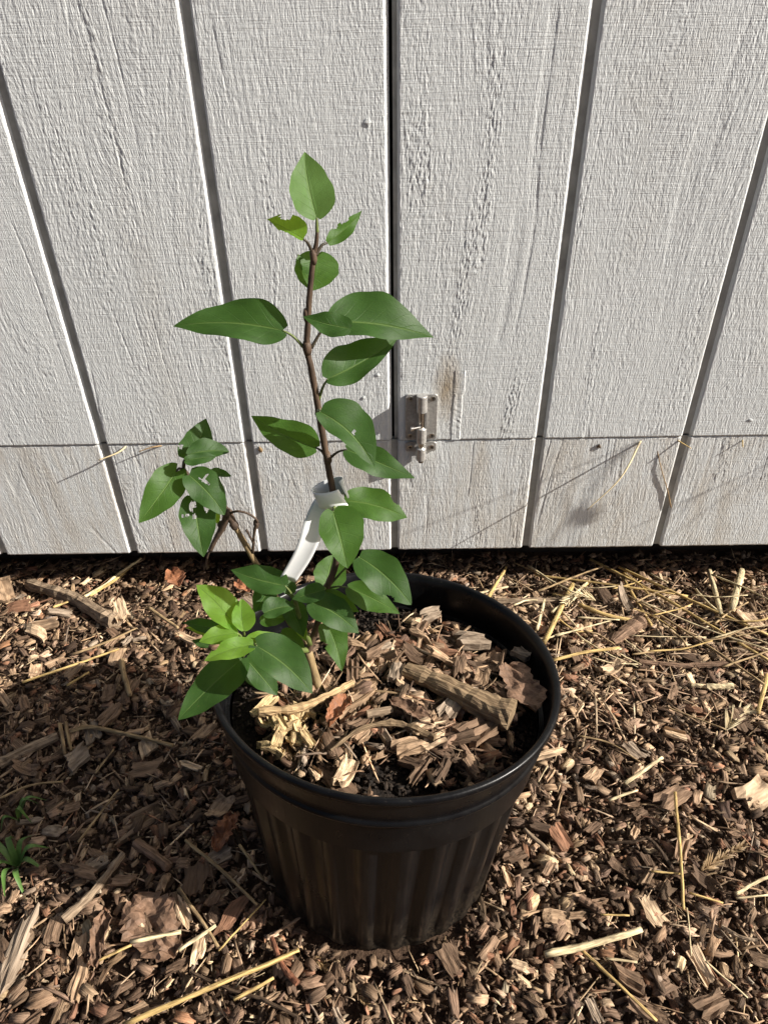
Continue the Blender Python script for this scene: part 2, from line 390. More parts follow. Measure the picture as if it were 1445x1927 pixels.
# nails and knots in the boards
def disc(c, r, y0, y1, n=12, dish=0, irr=0):
    jr = 1 + irr * (rng.random(n) - .5)
    V = [(c[0] + jr[k] * r * math.cos(2 * math.pi * k / n), y, c[2] + jr[k] * r * math.sin(2 * math.pi * k / n)) for y in (y1, y0) for k in range(n)]
    V.append((c[0], y0 + dish, c[2]))
    return np.array(V), [(k, (k + 1) % n, n + (k + 1) % n, n + k) for k in range(n)] + [(n + k, n + (k + 1) % n, 2 * n) for k in range(n)]
for (px, py, r, par, m) in [(691, 231, .0034, door_l, PAINT), (711, 706, .0022, door_l, PAINT), (491, 846, .0035, low, STRAW_B), (1411, 790, .003, door_r, PAINT), (1128, 840, .0028, low, RUST), (684, 748, .002, door_l, PAINT)]:
    mesh_obj('nail', *disc(at_y(px, py, 0), r, -.0007, .001, 10, -.0007, 1.1), m, par)

# ------------------------------------------------------------------ barrel bolt
bx = 0.0365
bolt = empty('barrel_bolt', (bx, 0, .197), 'small metal barrel bolt screwed to the door beside the gap', 'bolt')
def rounded_plate(x0, x1, z0, z1, y0, y1, r=.004):
    out = []
    for cx, cz, a0 in ((x1 - r, z1 - r, 0), (x0 + r, z1 - r, 90), (x0 + r, z0 + r, 180), (x1 - r, z0 + r, 270)):
        for k in range(5): a = math.radians(a0 + 22.5 * k); out.append((cx + r * math.cos(a), cz + r * math.sin(a)))
    n = len(out); V = [(x, y1, z) for x, z in out] + [(x, y0 + .0006, z) for x, z in out]
    cx, cz = (x0 + x1) / 2, (z0 + z1) / 2
    V += [(cx + (x - cx) * .97, y0, cz + (z - cz) * .985) for x, z in out]
    F = [(k, (k + 1) % n, n + (k + 1) % n, n + k) for k in range(n)] + [(n + k, n + (k + 1) % n, 2 * n + (k + 1) % n, 2 * n + k) for k in range(n)] + [tuple(2 * n + k for k in range(n))]
    return np.array(V), F
mesh_obj('plate', *rounded_plate(.0150, .0580, .1990, .2685, -.0030, .0005), ZINC, bolt)
def vtube(cx, cy, z0, z1, r, n=16, bev=.0008):
    P = np.array([(cx, cy, z0), (cx, cy, z0 + bev), (cx, cy, z1 - bev), (cx, cy, z1)])
    V = []; 
    for p, rr in zip(P, (r - bev, r, r, r - bev)):
        for k in range(n): V.append((p[0] + rr * math.cos(2 * math.pi * k / n), p[1] + rr * math.sin(2 * math.pi * k / n), p[2]))
    F = [(i * n + k, i * n + (k + 1) % n, (i + 1) * n + (k + 1) % n, (i + 1) * n + k) for i in range(3) for k in range(n)] + [tuple(range(n))[::-1], tuple(3 * n + k for k in range(n))]
    return np.array(V), F
mesh_obj('barrel', *vtube(bx, -.0085, .2455, .2700, .0072), ZINC, bolt)
mesh_obj('barrel', *vtube(bx, -.0085, .1985, .2215, .0070), ZINC, bolt)
mesh_obj('barrel_back', *box_mesh((bx - .0068, -.0062, .2216), (bx - .0026, -.0028, .2454)), ZINC, bolt)
mesh_obj('barrel_back', *box_mesh((bx + .0042, -.0118, .2216), (bx + .0068, -.0028, .2454)), ZINC, bolt)
mesh_obj('rod', *vtube(bx, -.0085, .1765, .2660, .0042), STEEL, bolt)
kv, kf = tube_mesh([(bx - .002, -.012, .2240), (bx - .010, -.0150, .2240), (bx - .0112, -.0153, .2240), (bx - .0114, -.0153, .2240), (bx - .0150, -.0165, .2240), (bx - .0153, -.0166, .2240)], [.0017, .0017, .0018, .0032, .0032, .0024], 12)
mesh_obj('knob', kv, kf, STEEL, bolt)
def screw(c, par, y):
    o = mesh_obj('screw', *disc(c, .0034, y - .0014, y + .0008, 14, .0003), STEEL, par)
    a, b = (box_mesh((c[0] - .0018, y - .00155, c[2] - .0004), (c[0] + .0018, y - .0009, c[2] + .0004)), box_mesh((c[0] - .0004, y - .0016, c[2] - .0018), (c[0] + .0004, y - .0009, c[2] + .0018)))
    mesh_obj('slot', *join([a, b]), BLACKM, o)
for sx_ in (.0215, .0515):
    screw((sx_, 0, .2625), bolt, -.0030); screw((sx_, 0, .2060), bolt, -.0030)
keep = empty('bolt_keeper', (bx, 0, .17), 'metal keeper of the barrel bolt on the lower board', 'bolt keeper')
mesh_obj('plate', *rounded_plate(.0150, .0580, .1800, .1945, -.0022, .0010, .003), ZINC, keep)
mesh_obj('barrel', *vtube(bx, -.0085, .1705, .1900, .0070), ZINC, keep)
mesh_obj('tip', *vtube(bx, -.0085, .1660, .1700, .0040), RUST, keep)
for sx_ in (.0215, .0515): screw((sx_, 0, .1872), keep, -.0022)

# ------------------------------------------------------------------ wood chips
def chip_template(r, nL, nW, ridge=.25, jag=.12, bend=0.0, bottom=False, taper=.35):
    top = np.zeros((nL + 1, nW + 1, 3)); rz = r.normal(size=nW + 1) * ridge; sh = r.normal() * .18; t0, t1 = 1 - taper * r.random(), 1 - taper * r.random()
    e0, e1 = r.normal(size=nW + 1) * jag, r.normal(size=nW + 1) * jag
    for i in range(nL + 1):
        u = i / nL
        for j in range(nW + 1):
            q = j / nW
            x = -.5 + u + (e0[j] if i == 0 else 0) + (e1[j] if i == nL else 0)
            wd = (t0 * (1 - u) + t1 * u) * (1 + .10 * r.normal())
            top[i, j] = (x + sh * (q - .5), (q - .5) * wd, .5 + rz[j] * (1 if 0 < j < nW else .2) + .1 * r.normal() + bend * (x * x - .12) * 4)
    V = top.reshape(-1, 3).tolist(); idx = lambda i, j: i * (nW + 1) + j
    F = [(idx(i, j), idx(i + 1, j), idx(i + 1, j + 1), idx(i, j + 1)) for i in range(nL) for j in range(nW)]
    per = [idx(i, 0) for i in range(nL + 1)] + [idx(nL, j) for j in range(1, nW + 1)] + [idx(i, nW) for i in range(nL - 1, -1, -1)] + [idx(0, j) for j in range(nW - 1, 0, -1)]
    b0 = len(V)
    for p in per:
        x, y, z = V[p]; V.append((x * (.93 + .08 * r.random()), y * (.9 + .1 * r.random()), -.5 + bend * (x * x - .12) * 4 + .12 * r.normal()))
    m = len(per)
    F += [(per[k], b0 + k, b0 + (k + 1) % m, per[(k + 1) % m]) for k in range(m)]
    if bottom: F.append(tuple(b0 + k for k in range(m))[::-1])
    return np.array(V), F
PAL = {'dark brown': (.100, .065, .040), 'brown': (.205, .138, .086), 'tan': (.36, .255, .155), 'pale': (.56, .43, .275), 'reddish': (.26, .135, .075), 'grey': (.28, .230, .170)}
PN = list(PAL)
PAL = {k: tuple((.99 * c + .16 * sum(v) / 3) * q for c, q in zip(v, (1.0, .94, .92))) for k, v in PAL.items()}
def pick(r, wts): return PN[int(r.choice(len(PN), p=np.array(wts) / sum(wts)))]

class Mass:                                                          # gathers uncountable small pieces into one mesh
    def __init__(s): s.V = []; s.F = []; s.g = []; s.c = []; s.k = 0
    def put(s, tpl, pos, size, yaw, tilt, taz, cols):
        TV, TF = tpl; N = len(pos); v = TV[None] * size[:, None, :]
        g = v.copy(); g += rng.random((N, 1, 3)) * 7
        cy, sy = np.cos(yaw), np.sin(yaw); R = np.zeros((N, 3, 3)); R[:, 0, 0] = cy; R[:, 0, 1] = -sy; R[:, 1, 0] = sy; R[:, 1, 1] = cy; R[:, 2, 2] = 1
        ax = np.stack([np.cos(taz), np.sin(taz), 0 * taz], -1); K = np.zeros((N, 3, 3))
        K[:, 0, 2] = ax[:, 1]; K[:, 1, 2] = -ax[:, 0]; K[:, 2, 0] = -ax[:, 1]; K[:, 2, 1] = ax[:, 0]
        T = np.eye(3)[None] + np.sin(tilt)[:, None, None] * K + (1 - np.cos(tilt))[:, None, None] * (K @ K)
        v = np.einsum('nij,nvj->nvi', T @ R, v) + pos[:, None, :]
        q = np.array(TF)
        s.F.append((q[None] + (np.arange(N) * len(TV))[:, None, None] + s.k).reshape(-1, 4)); s.k += N * len(TV)
        s.V.append(v.reshape(-1, 3)); s.g.append(g.reshape(-1, 3)); s.c.append(np.repeat(cols, len(TV), 0))
    def build(s, name, mat):
        V = np.vstack(s.V).astype(np.float32); F = np.vstack(s.F).astype(np.int32)
        me = bpy.data.meshes.new(name); me.vertices.add(len(V)); me.vertices.foreach_set('co', V.ravel())
        me.loops.add(F.size); me.loops.foreach_set('vertex_index', F.ravel())
        me.polygons.add(len(F)); me.polygons.foreach_set('loop_start', np.arange(0, F.size, 4, dtype=np.int32))
        for nme, a in (('grain', s.g), ('tint', s.c)):
            t = me.attributes.new(nme, 'FLOAT_VECTOR', 'POINT'); t.data.foreach_set('vector', np.vstack(a).astype(np.float32).ravel())
        me.materials.append(mat); me.update(calc_edges=True); me.validate()
        o = bpy.data.objects.new(name, me); COL.objects.link(o); return o
def colours(N, wts, var=.22):
    idx = rng.choice(len(PN), size=N, p=np.array(wts) / sum(wts)); c = np.array([PAL[n] for n in PN])[idx]
    return c * np.exp(rng.normal(size=(N, 1)) * var) * (1 + rng.normal(size=(N, 3)) * np.array([.02, .015, .04]))

T_mid = [chip_template(rng, 2, 3, .25, .12, rng.normal() * .35) for _ in range(14)]
T_small = [chip_template(rng, 1, 2, .3, .2) for _ in range(10)]
T_fib = [chip_template(rng, 3, 1, .1, .05, rng.normal() * 1.2, taper=.6) for _ in range(8)]
def scatter(mass, tpls, N, area, lrange, asp, thick, zr, tiltsd, wts, wfun=None, height=gh, keep=None, var=.22):
    for tp in tpls:
        n = N // len(tpls)
        x = rng.uniform(area[0], area[1], n); y = rng.uniform(area[2], area[3], n)
        ok = np.ones(n, bool) if keep is None else keep(x, y)
        x, y = x[ok], y[ok]; n = len(x)
        if n == 0: continue
        L = lrange[0] * (lrange[1] / lrange[0]) ** (rng.random(n) ** 1.3); Wd = L * rng.uniform(asp[0], asp[1], n); T = np.minimum(rng.uniform(thick[0], thick[1], n), Wd)
        z = height(x, y) + rng.uniform(zr[0], zr[1], n)
        mass.put(tp, np.stack([x, y, z], -1), np.stack([L, Wd, T], -1), rng.uniform(0, 6.283, n), np.abs(rng.normal(size=n)) * tiltsd, rng.uniform(0, 6.283, n), colours(n, wts, var))
def out_pot(x, y): return (x - PB[0]) ** 2 + (y - PB[1]) ** 2 > (PR * PRB + .004) ** 2
NEAR = (-.82, .76, -.74, .08); WIDE = (-1.6, 1.6, -1.5, .12)
gm = Mass()
Wt = (28, 39, 17, 5, 8, 4)
scatter(gm, T_small, 36000, NEAR, (.0025, .0085), (.28, .8), (.0006, .0018), (.000, .0085), .42, (28, 38, 18, 6, 6, 4), keep=out_pot)
scatter(gm, T_mid, 10000, NEAR, (.006, .016), (.32, .80), (.0012, .0034), (.001, .009), .30, Wt, keep=out_pot)
scatter(gm, T_mid, 4600, NEAR, (.009, .021), (.36, .85), (.0014, .0042), (.005, .0115), .20, Wt, keep=out_pot)
scatter(gm, T_fib, 4200, NEAR, (.010, .038), (.035, .10), (.0006, .0016), (.004, .012), .25, (6, 20, 36, 26, 6, 6), keep=out_pot)
outer = lambda x, y: (np.abs(x + .03) > .77) | (y < -.72)
scatter(gm, T_mid, 15000, WIDE, (.008, .024), (.35, .8), (.0015, .0045), (.000, .010), .25, Wt, keep=outer)
scatter(gm, T_small, 14000, WIDE, (.004, .010), (.35, .8), (.0008, .002), (.000, .009), .4, Wt, keep=outer)
# paler, finer litter between the pot and the wall on the right
RT = (.12, .68, -.30, .02)
scatter(gm, T_mid, 700, RT, (.008, .024), (.25, .6), (.0012, .0035), (.006, .013), .35, (4, 14, 30, 42, 4, 6), keep=out_pot)
scatter(gm, T_fib, 900, RT, (.012, .055), (.03, .07), (.0006, .0016), (.007, .016), .22, (1, 10, 36, 46, 4, 3), keep=out_pot)
tag(gm.build('wood_mulch', CHIP_S), 'brown mass of small wood chips and fibres covering the ground', 'mulch', kind='stuff')

# the larger chips, one object each
BIG = []
for i in range(22):
    r = np.random.default_rng(900 + i); bend = r.normal() * .22 if i % 3 else r.normal() * .9
    v, f = chip_template(r, 3, 4 + i % 3, .16 + .16 * r.random(), .07, bend, True, .4)
    g = v * np.array([.028, .014, .004])
    me = bpy.data.meshes.new('wood_chip'); me.from_pydata(v.tolist(), [], f); me.materials.append(CHIP_O)
    t = me.attributes.new('grain', 'FLOAT_VECTOR', 'POINT'); t.data.foreach_set('vector', (g + i).astype(np.float32).ravel()); BIG.append(me)
def chip_obj(name, tid, pos, size, yaw, tilt, taz, col, label, cat, group, frame=None):
    o = bpy.data.objects.new(name, BIG[tid % len(BIG)]); COL.objects.link(o)
    R = Matrix.Rotation(tilt, 3, Vector((math.cos(taz), math.sin(taz), 0))) @ Matrix.Rotation(yaw, 3, 'Z')
    if frame is not None: R = frame @ R
    Mx = R.to_4x4(); Mx.translation = Vector([float(c) for c in pos])
    o.matrix_world = Mx @ Matrix.Diagonal((float(size[0]), float(size[1]), float(size[2]), 1))
    o.color = (*[float(c) for c in col], 1); tag(o, label, cat, group); return o
def zone(px, py):
    if py > 1790: return 'on the mulch in front of the pot'
    if px < 560:
        if py < 1300: return 'on sunlit mulch between shed and pot shadow'
        if py < 1690: return 'on the shaded mulch left of the pot'
        return 'on the sunlit mulch at the lower left'
    if py < 1240: return 'in pale litter below the shed right of the pot'
    if py < 1560: return 'on the mulch right of the pot rim'
    return 'on the mulch at the lower right of the pot'
def shape_word(L, asp): return ('large ' if L > .027 else '') + ('narrow ' if asp < .43 else ('broad ' if asp > .60 else 'oblong '))
def jitcol(n, v=.2): return np.array(PAL[n]) * math.exp(rng.normal() * v)
placed = []; n = 0
sizes = np.sort(.015 + .021 * rng.random(190) ** 1.9)[::-1]
for L in sizes:
    for _ in range(60):
        x, y = rng.uniform(-.62, .57), rng.uniform(-.66, .0)
        if (x - PB[0]) ** 2 + (y - PB[1]) ** 2 < (.125 + L * .5) ** 2: continue
        p = proj((x, y, GZ)); 
        if not (-20 < p[0] < 1465 and 1078 < p[1] < 1945): continue
        if any((x - a) ** 2 + (y - b) ** 2 < (.42 * (L + c)) ** 2 for a, b, c in placed): continue
        break
    placed.append((x, y, L))
    pal = p[1] < 1240 and p[0] > 800
    nme = pick(rng, (6, 16, 30, 40, 4, 4) if pal else (18, 38, 24, 6, 7, 7))
    z_ = zone(*p); asp = rng.uniform(.36, .85); nk = nme; nme = shape_word(L, asp) + nme
    chip_obj('wood_chip', int(rng.integers(22)), (x, y, gh(x, y) + rng.uniform(.0105, .0145)), (L, L * asp, rng.uniform(.0020, .0046)), rng.uniform(0, 6.283), abs(rng.normal()) * .18, rng.uniform(0, 6.283), jitcol(nk),
             f'{nme} wood chip {z_}', 'wood chip', f'{nme} chips {z_}')
# chips one can point to, from the end points of their long side in the photograph
def chip_px(a, b, wpx, tmm, colour, label, name='wood_chip', plane=None, tid=0, lift=.016, cat='wood chip', tilt=0.0, c3=None):
    if plane is None:
        A = at_z(*a, GZ + lift); B = at_z(*b, GZ + lift); nz = np.array([0, 0, 1.])
    else:
        A = onplane(*a, plane[0] + plane[1] * lift, plane[1]); B = onplane(*b, plane[0] + plane[1] * lift, plane[1]); nz = plane[1]
    d = B - A; L = np.linalg.norm(d); ppx = math.hypot(b[0] - a[0], b[1] - a[1]); wd = wpx * L / ppx
    ex = d / L; ey = np.cross(nz, ex); R = Matrix(np.stack([ex, ey, nz], 1).tolist())
    c = c3 if c3 else jitcol(colour, .08)
    return chip_obj(name, tid, (A + B) / 2, (L, wd, tmm / 1000), 0, tilt, 0, c, label, cat, None, R)
for a, b, wpx, t, c, lab, tid in [
    ((3, 1866), (62, 1722), 46, 9, 'grey', 'long split grey-brown wood slab at the lower left edge', 1),
    ((222, 1572), (318, 1518), 46, 7, 'tan', 'large flat tan wood chip lying in the pot shadow', 4),
    ((150, 1645), (205, 1612), 40, 6, 'grey', 'grey ridged bark chip in the pot shadow', 7),
    ((136, 1880), (160, 1815), 34, 6, 'tan', 'ribbed golden wood chip near the lower left corner', 10),
    ((1398, 1512), (1445, 1478), 52, 8, 'pale', 'large pale square wood chip at the right edge', 13),
    ((1310, 1905), (1362, 1880), 42, 7, 'brown', 'square brown wood chip at the bottom right', 16),
    ((1160, 1830), (1208, 1858), 40, 6, 'brown', 'flat ribbed brown chip below the pale stick, lower right', 19),
    ((1250, 1375), (1290, 1388), 24, 6, 'pale', 'whitish pink wood chip on the mulch right of the pot', 2),
    ((1005, 1425), (1058, 1412), 16, 6, 'pale', 'long pale chip touching the right side of the pot', 5),
    ((188, 1365), (222, 1330), 38, 6, 'brown', 'broad brown bark chip just inside the shadow edge', 8),
    ((130, 1440), (165, 1410), 42, 8, 'grey', 'dark knotted bark chip in the pot shadow', 11),
    ((50, 1180), (85, 1195), 20, 5, 'pale', 'curled pale shaving on the sunlit mulch at left', 9),
    ((222, 1130), (232, 1165), 18, 6, 'pale', 'pale split chip beside the weathered branch at left', 14),
    ((338, 1195), (366, 1208), 14, 4, 'pale', 'white splinter left of the yellow-green leaves', 17),
    ((1395, 1150), (1425, 1180), 32, 4, 'pale', 'cream bark flake in the straw at the right edge', 3),
    ((1130, 1265), (1165, 1250), 22, 7, 'pale', 'yellowish lump of wood right of the pot rim', 6),
    ((1165, 1105), (1185, 1150), 12, 4, 'grey', 'upright silvery splinter in the straw below the shed', 12),
    ((0, 1090), (14, 1128), 24, 7, 'tan', 'tan chip at the left edge under the shed', 15)]:
    chip_px(a, b, wpx, t, c, lab, tid=tid, tilt=rng.normal() * .1)

# ------------------------------------------------------------------ black nursery pot
E1 = nrm(np.cross(PA, [0, 1, 0])); E2 = -nrm(np.cross(E1, PA)) if np.dot(np.cross(PA, E1), [0, 1, 0]) < 0 else nrm(np.cross(PA, E1))
def pot_pt(r, ph, h): return PB + PA * h + r * (1.022 * math.cos(ph) * E1 + .975 * math.sin(ph) * E2)
NPH = 240
def flute(ph, h):
    u = (ph * 28 / (2 * math.pi)) % 1.0; t = max(0.0, min(1.0, (PH - .048 - h) / .012)) * (1.0 if h > .006 else .3)
    s = 1 / (1 + math.exp(-(math.cos(2 * math.pi * u)) * 7))
    return -.0056 * s * t
def lathe(prof, fl=False):
    V = []; F = []
    for r, h in prof:
        for k in range(NPH):
            ph = 2 * math.pi * k / NPH; wob = .0009 * math.sin(3 * ph + 1) * (h / PH)
            V.append(pot_pt(r + wob + (flute(ph, h) if fl else 0), ph, h))
    for i in range(len(prof) - 1):
        for k in range(NPH): F.append((i * NPH + k, i * NPH + (k + 1) % NPH, (i + 1) * NPH + (k + 1) % NPH, (i + 1) * NPH + k))
    return np.array(V), F
rb = PR * PRB
def rad(h): return rb + (PR - .007 - rb) * h / PH
pot = empty('nursery_pot', PB, 'black plastic nursery pot holding the young plant', 'plant pot')
body = [(0.001, .004), (rb - .012, .004), (rb - .004, 0), (rad(.004), .004), (rad(.012), .012)] + [(rad(h), h) for h in np.linspace(.02, PH - .046, 26)]
body += [(rad(PH - .042), PH - .042), (rad(PH - .040), PH - .040)]
v, f = lathe(body, True); mesh_obj('body', v, f, POTM, pot, True)
rt = rad(PH - .040)
rim = [(rt - .0020, PH - .0405), (rt + .0022, PH - .0402), (rt + .0048, PH - .0385), (rt + .0050, PH - .0362), (rt + .0034, PH - .0345), (rt + .0026, PH - .0325), (rt + .0030, PH - .030), (PR - .0048, PH - .012), (PR - .0042, PH - .0085), (PR - .0005, PH - .0065), (PR + .0004, PH - .004), (PR - .0002, PH - .0012), (PR - .0016, PH),
       (PR - .0040, PH - .0004), (PR - .0060, PH - .0022), (PR - .0072, PH - .010), (PR - .0086, PH - .030), (PR - .012, PH - .075)]
v, f = lathe(rim); mesh_obj('rim', v, f, POTM, pot, True)
for (px, py, r) in [(877, 1553, .0022), (884, 1536, .0009)]:
    # small white droppings on the outside wall
    best = min(((np.linalg.norm(proj(pot_pt(rad(h) + .0006, ph, h)) - (px, py)), ph, h) for ph in np.linspace(-math.pi, math.pi, 300) for h in np.linspace(.05, .2, 90) if pot_pt(1, ph, 0)[1] < PB[1] - .3), key=lambda q: q[0])
    V = []; 
    for k in range(9): a = 2 * math.pi * k / 9; q = r * (.6 + .6 * rng.random()); V.append(pot_pt(rad(best[2]) + .0004, best[1] + q * math.cos(a) / .14, best[2] + 1.3 * q * math.sin(a)))
    V.append(pot_pt(rad(best[2]) + .0011, best[1], best[2]))
    mesh_obj('speck', V, [(k, (k + 1) % 9, 9) for k in range(9)], TAGM, pot)

# soil and chips inside the pot
def soil_h(u, v_):
    r = np.hypot(u, v_); return PH - .044 + .016 * np.clip(1 - (r / .14) ** 2, 0, 1) + .0035 * np.sin(u * 60 + 1) * np.cos(v_ * 52) - .006 * np.exp(-((u - .02) ** 2 + (v_ + .12) ** 2) / .0016)
def in_pot(u, v_, lift=0.0): return PB + PA * (soil_h(u, v_) + lift) + u * E1 + v_ * E2
rr = np.concatenate([[0.0005], np.linspace(.008, .1415, 18)]); V = []; F = []
for r in rr:
    for k in range(72): a = 2 * math.pi * k / 72; V.append(in_pot(r * math.cos(a), r * .97 * math.sin(a), rng.normal() * .0006))
for i in range(len(rr) - 1):
    for k in range(72): F.append((i * 72 + k, i * 72 + (k + 1) % 72, (i + 1) * 72 + (k + 1) % 72, (i + 1) * 72 + k))
tag(mesh_obj('potting_soil', V, F, POTSOIL, smooth=True), 'black crumbly potting soil filling the pot', 'soil', kind='stuff')
pm = Mass(); FRM = np.stack([E1, E2, PA], 1)
def pot_scatter(tpls, N, lr, asp, th, zr, tsd, wts, keep=None, var=.25, cols=None):
    for tp in tpls:
        n = N // len(tpls); r = (.137 if lr[1] < .01 else (.128 if lr[1] < .03 else .112)) * np.sqrt(rng.random(n)); a = rng.uniform(0, 6.283, n); u, v_ = r * np.cos(a), r * np.sin(a)
        if keep is not None: ok = keep(u, v_); u, v_ = u[ok], v_[ok]; n = len(u)
        if n == 0: continue
        L = lr[0] * (lr[1] / lr[0]) ** (rng.random(n) ** 1.3)
        pos = np.array([in_pot(a_, b_, c_) for a_, b_, c_ in zip(u, v_, rng.uniform(zr[0], zr[1], n))])
        cc = colours(n, wts, var) if cols is None else np.array(cols)[None] * np.exp(rng.normal(size=(n, 1)) * .4)
        Wd = L * rng.uniform(asp[0], asp[1], n)
        pm.put(tp, pos, np.stack([L, Wd, np.minimum(rng.uniform(th[0], th[1], n), Wd)], -1), rng.uniform(0, 6.283, n), np.abs(rng.normal(size=n)) * tsd, rng.uniform(0, 6.283, n), cc)
bare = lambda u, v_: (((u - .025) ** 2 + (v_ + .125) ** 2 > .052 ** 2) & (u > -.118) & (u < .112)) & ((u - .0) ** 2 + (v_ - .105) ** 2 > .02 ** 2)
pot_scatter(T_small, 3600, (.0015, .0050), (.6, 1), (.0012, .004), (0, .004), .8, Wt, None, cols=(.022, .016, .012))
pot_scatter(T_small, 600, (.003, .008), (.35, .9), (.001, .003), (.001, .006), .5, (30, 32, 18, 8, 9, 3), bare)
pot_scatter(T_mid, 380, (.009, .026), (.28, .65), (.0018, .0055), (.003, .011), .40, (36, 32, 14, 5, 10, 3), bare)
pot_scatter(T_fib, 220, (.012, .045), (.03, .08), (.0006, .0016), (.006, .014), .3, (14, 20, 34, 22, 6, 4))
tag(pm.build('pot_mulch', CHIP_S), 'loose wood mulch and soil crumbs on top of the pot', 'mulch', kind='stuff')
PFR = Matrix(FRM.tolist())
for i in range(62):
    for _ in range(50):
        r = .118 * math.sqrt(rng.random()); a = rng.uniform(0, 6.283); u, v_ = r * math.cos(a), r * math.sin(a)
        if bare(u, v_): break
    nme = pick(rng, (28, 36, 16, 5, 12, 3)); L = .018 + .020 * rng.random() ** 2
    asp = rng.uniform(.3, .7); nk = nme; nme = shape_word(L, asp) + nme
    side = 'left' if u < -.03 else ('right' if u > .05 else 'middle')
    chip_obj('wood_chip', int(rng.integers(22)), in_pot(u, v_, rng.uniform(.007, .014)), (L, L * asp, rng.uniform(.0025, .006)), rng.uniform(0, 6.283), abs(rng.normal()) * .38, rng.uniform(0, 6.283), jitcol(nk),
             f'{nme} wood chip on the {side} of the potted soil', 'wood chip', f'{nme} chips in the pot, {side}', PFR)
PPL = (PB + PA * (PH - .034), PA)
for a, b, wpx, t, c, lab, tid in [
    ((632, 1340), (704, 1298), 36, 7, 'tan', 'ribbed golden chip in the pot right of the stem', 10),
    ((745, 1212), (790, 1225), 42, 9, 'reddish', 'reddish brown block of wood at the back of the pot', 7),
    ((862, 1205), (915, 1208), 38, 8, 'grey', 'grey ribbed chip at the back of the pot', 1),
    ((790, 1165), (828, 1150), 22, 7, 'grey', 'upright grey chip under the far rim of the pot', 4),
    ((872, 1390), (920, 1362), 52, 10, 'brown', 'dark ridged block below the thick branch in the pot', 16),
    ((742, 1412), (798, 1398), 40, 7, 'tan', 'flat tan chip at the front of the pot', 13),
    ((793, 1405), (838, 1388), 28, 7, 'pale', 'bright pale chip at the front of the pot', 3),
    ((728, 1258), (742, 1212), 22, 6, 'pale', 'pale pointed chip standing in the middle of the pot', 19),
    ((632, 1480), (662, 1436), 34, 7, 'pale', 'cream chip near the front left rim of the pot', 6),
    ((585, 1448), (600, 1462), 18, 6, 'pale', 'small square cream chip near the front rim', 2),
    ((690, 1260), (722, 1248), 22, 5, 'pale', 'light flat chip between stem and thick branch', 8),
    ((775, 1172), (792, 1172), 18, 8, 'pale', 'small pale cube at the back of the pot', 5),
    ((970, 1225), (998, 1238), 26, 6, 'grey', 'light grey chip by the right rim of the pot', 11),
    ((600, 1172), (612, 1180), 12, 6, 'pale', 'small pale lump beside the stem', 20),
    ((668, 1396), (692, 1376), 20, 6, 'tan', 'golden chip in front of the curved bark strip', 14)]:
    chip_px(a, b, wpx, t, c, lab, plane=PPL, tid=tid, lift=.012, tilt=rng.normal() * .2)
for i in range(20):                                                  # heap of cream shavings left of the stem
    px, py = 540 + np.clip(rng.normal() * 30, -42, 80), 1368 + np.clip(rng.normal() * 26, -40, 50); a = rng.uniform(0, 3.14); L = rng.uniform(20, 50); cm = rng.uniform(.75, 1.15)
    o = chip_px((px - L * math.cos(a) / 2, py - L * math.sin(a) / 2), (px + L * math.cos(a) / 2, py + L * math.sin(a) / 2), L * rng.uniform(.35, .6), 4, 'pale', 'cream wood shaving in the heap left of the stem', plane=PPL, tid=[0, 3, 6, 9, 12, 15, 18][i % 7], lift=.010 + .008 * rng.random(), tilt=rng.normal() * .5, c3=(.60 * cm, .45 * cm, .25 * cm), name='wood_shaving', cat='wood shaving'); o['group'] = 'cream shavings heaped in the pot'

SCOL = {'straw': (.62, .45, .19), 'pale_straw': (.78, .66, .42), 'brown_straw': (.40, .29, .16), 'twig_bark': (.24, .155, .105), 'red_twig_bark': (.28, .12, .07), 'dark_root': (.10, .068, .045), 'broken_branch': (.25, .18, .11), 'peeled_stick': (.48, .34, .19), 'weathered_branch': (.31, .235, .165)}
def stick(name, pts, wpx, mat, label, cat='twig', plane=None, lift=.012, taper=(1, 1), jit=.25, sides=8, nseg=7, group=None, wav=0.0, sag=None):
    Q = []
    for k, p in enumerate(pts):
        lf = lift if np.isscalar(lift) else lift[k]
        if plane is None:
            q = at_z(*p[:2], GZ + lf); q2 = at_z(*p[:2], float(gh(q[0], q[1])) + lf); Q.append(q2)
        else: Q.append(onplane(*p[:2], plane[0] + plane[1] * lf, plane[1]))
    Q = np.array(Q); P = smooth_path(Q, nseg)
    if wav: P = P + np.cumsum(rng.normal(size=P.shape), 0) * wav * np.array([1, 1, .4])
    ppx = sum(math.dist(pts[i][:2], pts[i + 1][:2]) for i in range(len(pts) - 1)); L = np.linalg.norm(np.diff(Q, axis=0), axis=1).sum()
    r = wpx / 2 * L / ppx
    R = r * np.linspace(taper[0], taper[1], len(P)) * (1 + jit * .4 * rng.normal(size=len(P)))
    v, f = tube_mesh(P, R, sides, True, jit)
    if jit > .14:                                                      # woody: ridges that run along the piece
        rid = np.tile(1 + rng.normal(size=sides) * jit * .55, len(P)); cen = np.repeat(P, sides, 0); v = cen + (v - cen) * rid[:, None]
    al = np.concatenate([[0], np.cumsum(np.linalg.norm(np.diff(P, axis=0), axis=1))])
    g = np.stack([np.repeat(al, sides), np.tile(np.arange(sides) / sides * 6.283 * r, len(P)), np.repeat(al * 0, sides)], -1) + rng.random(3) * 5
    o = mesh_obj(name, v, f, CHIP_O, smooth=jit < .14, attrs={'grain': g}); o.color = (*SCOL[mat.name], 1); tag(o, label, cat, group); return o
WOODY = mat_plain('broken_branch', (.30, .205, .105), .75, .55, 110, .0025, aniso=(.45, 1, 1))
STICKM = mat_plain('peeled_stick', (.46, .32, .17), .7, .3, 110, .0015)
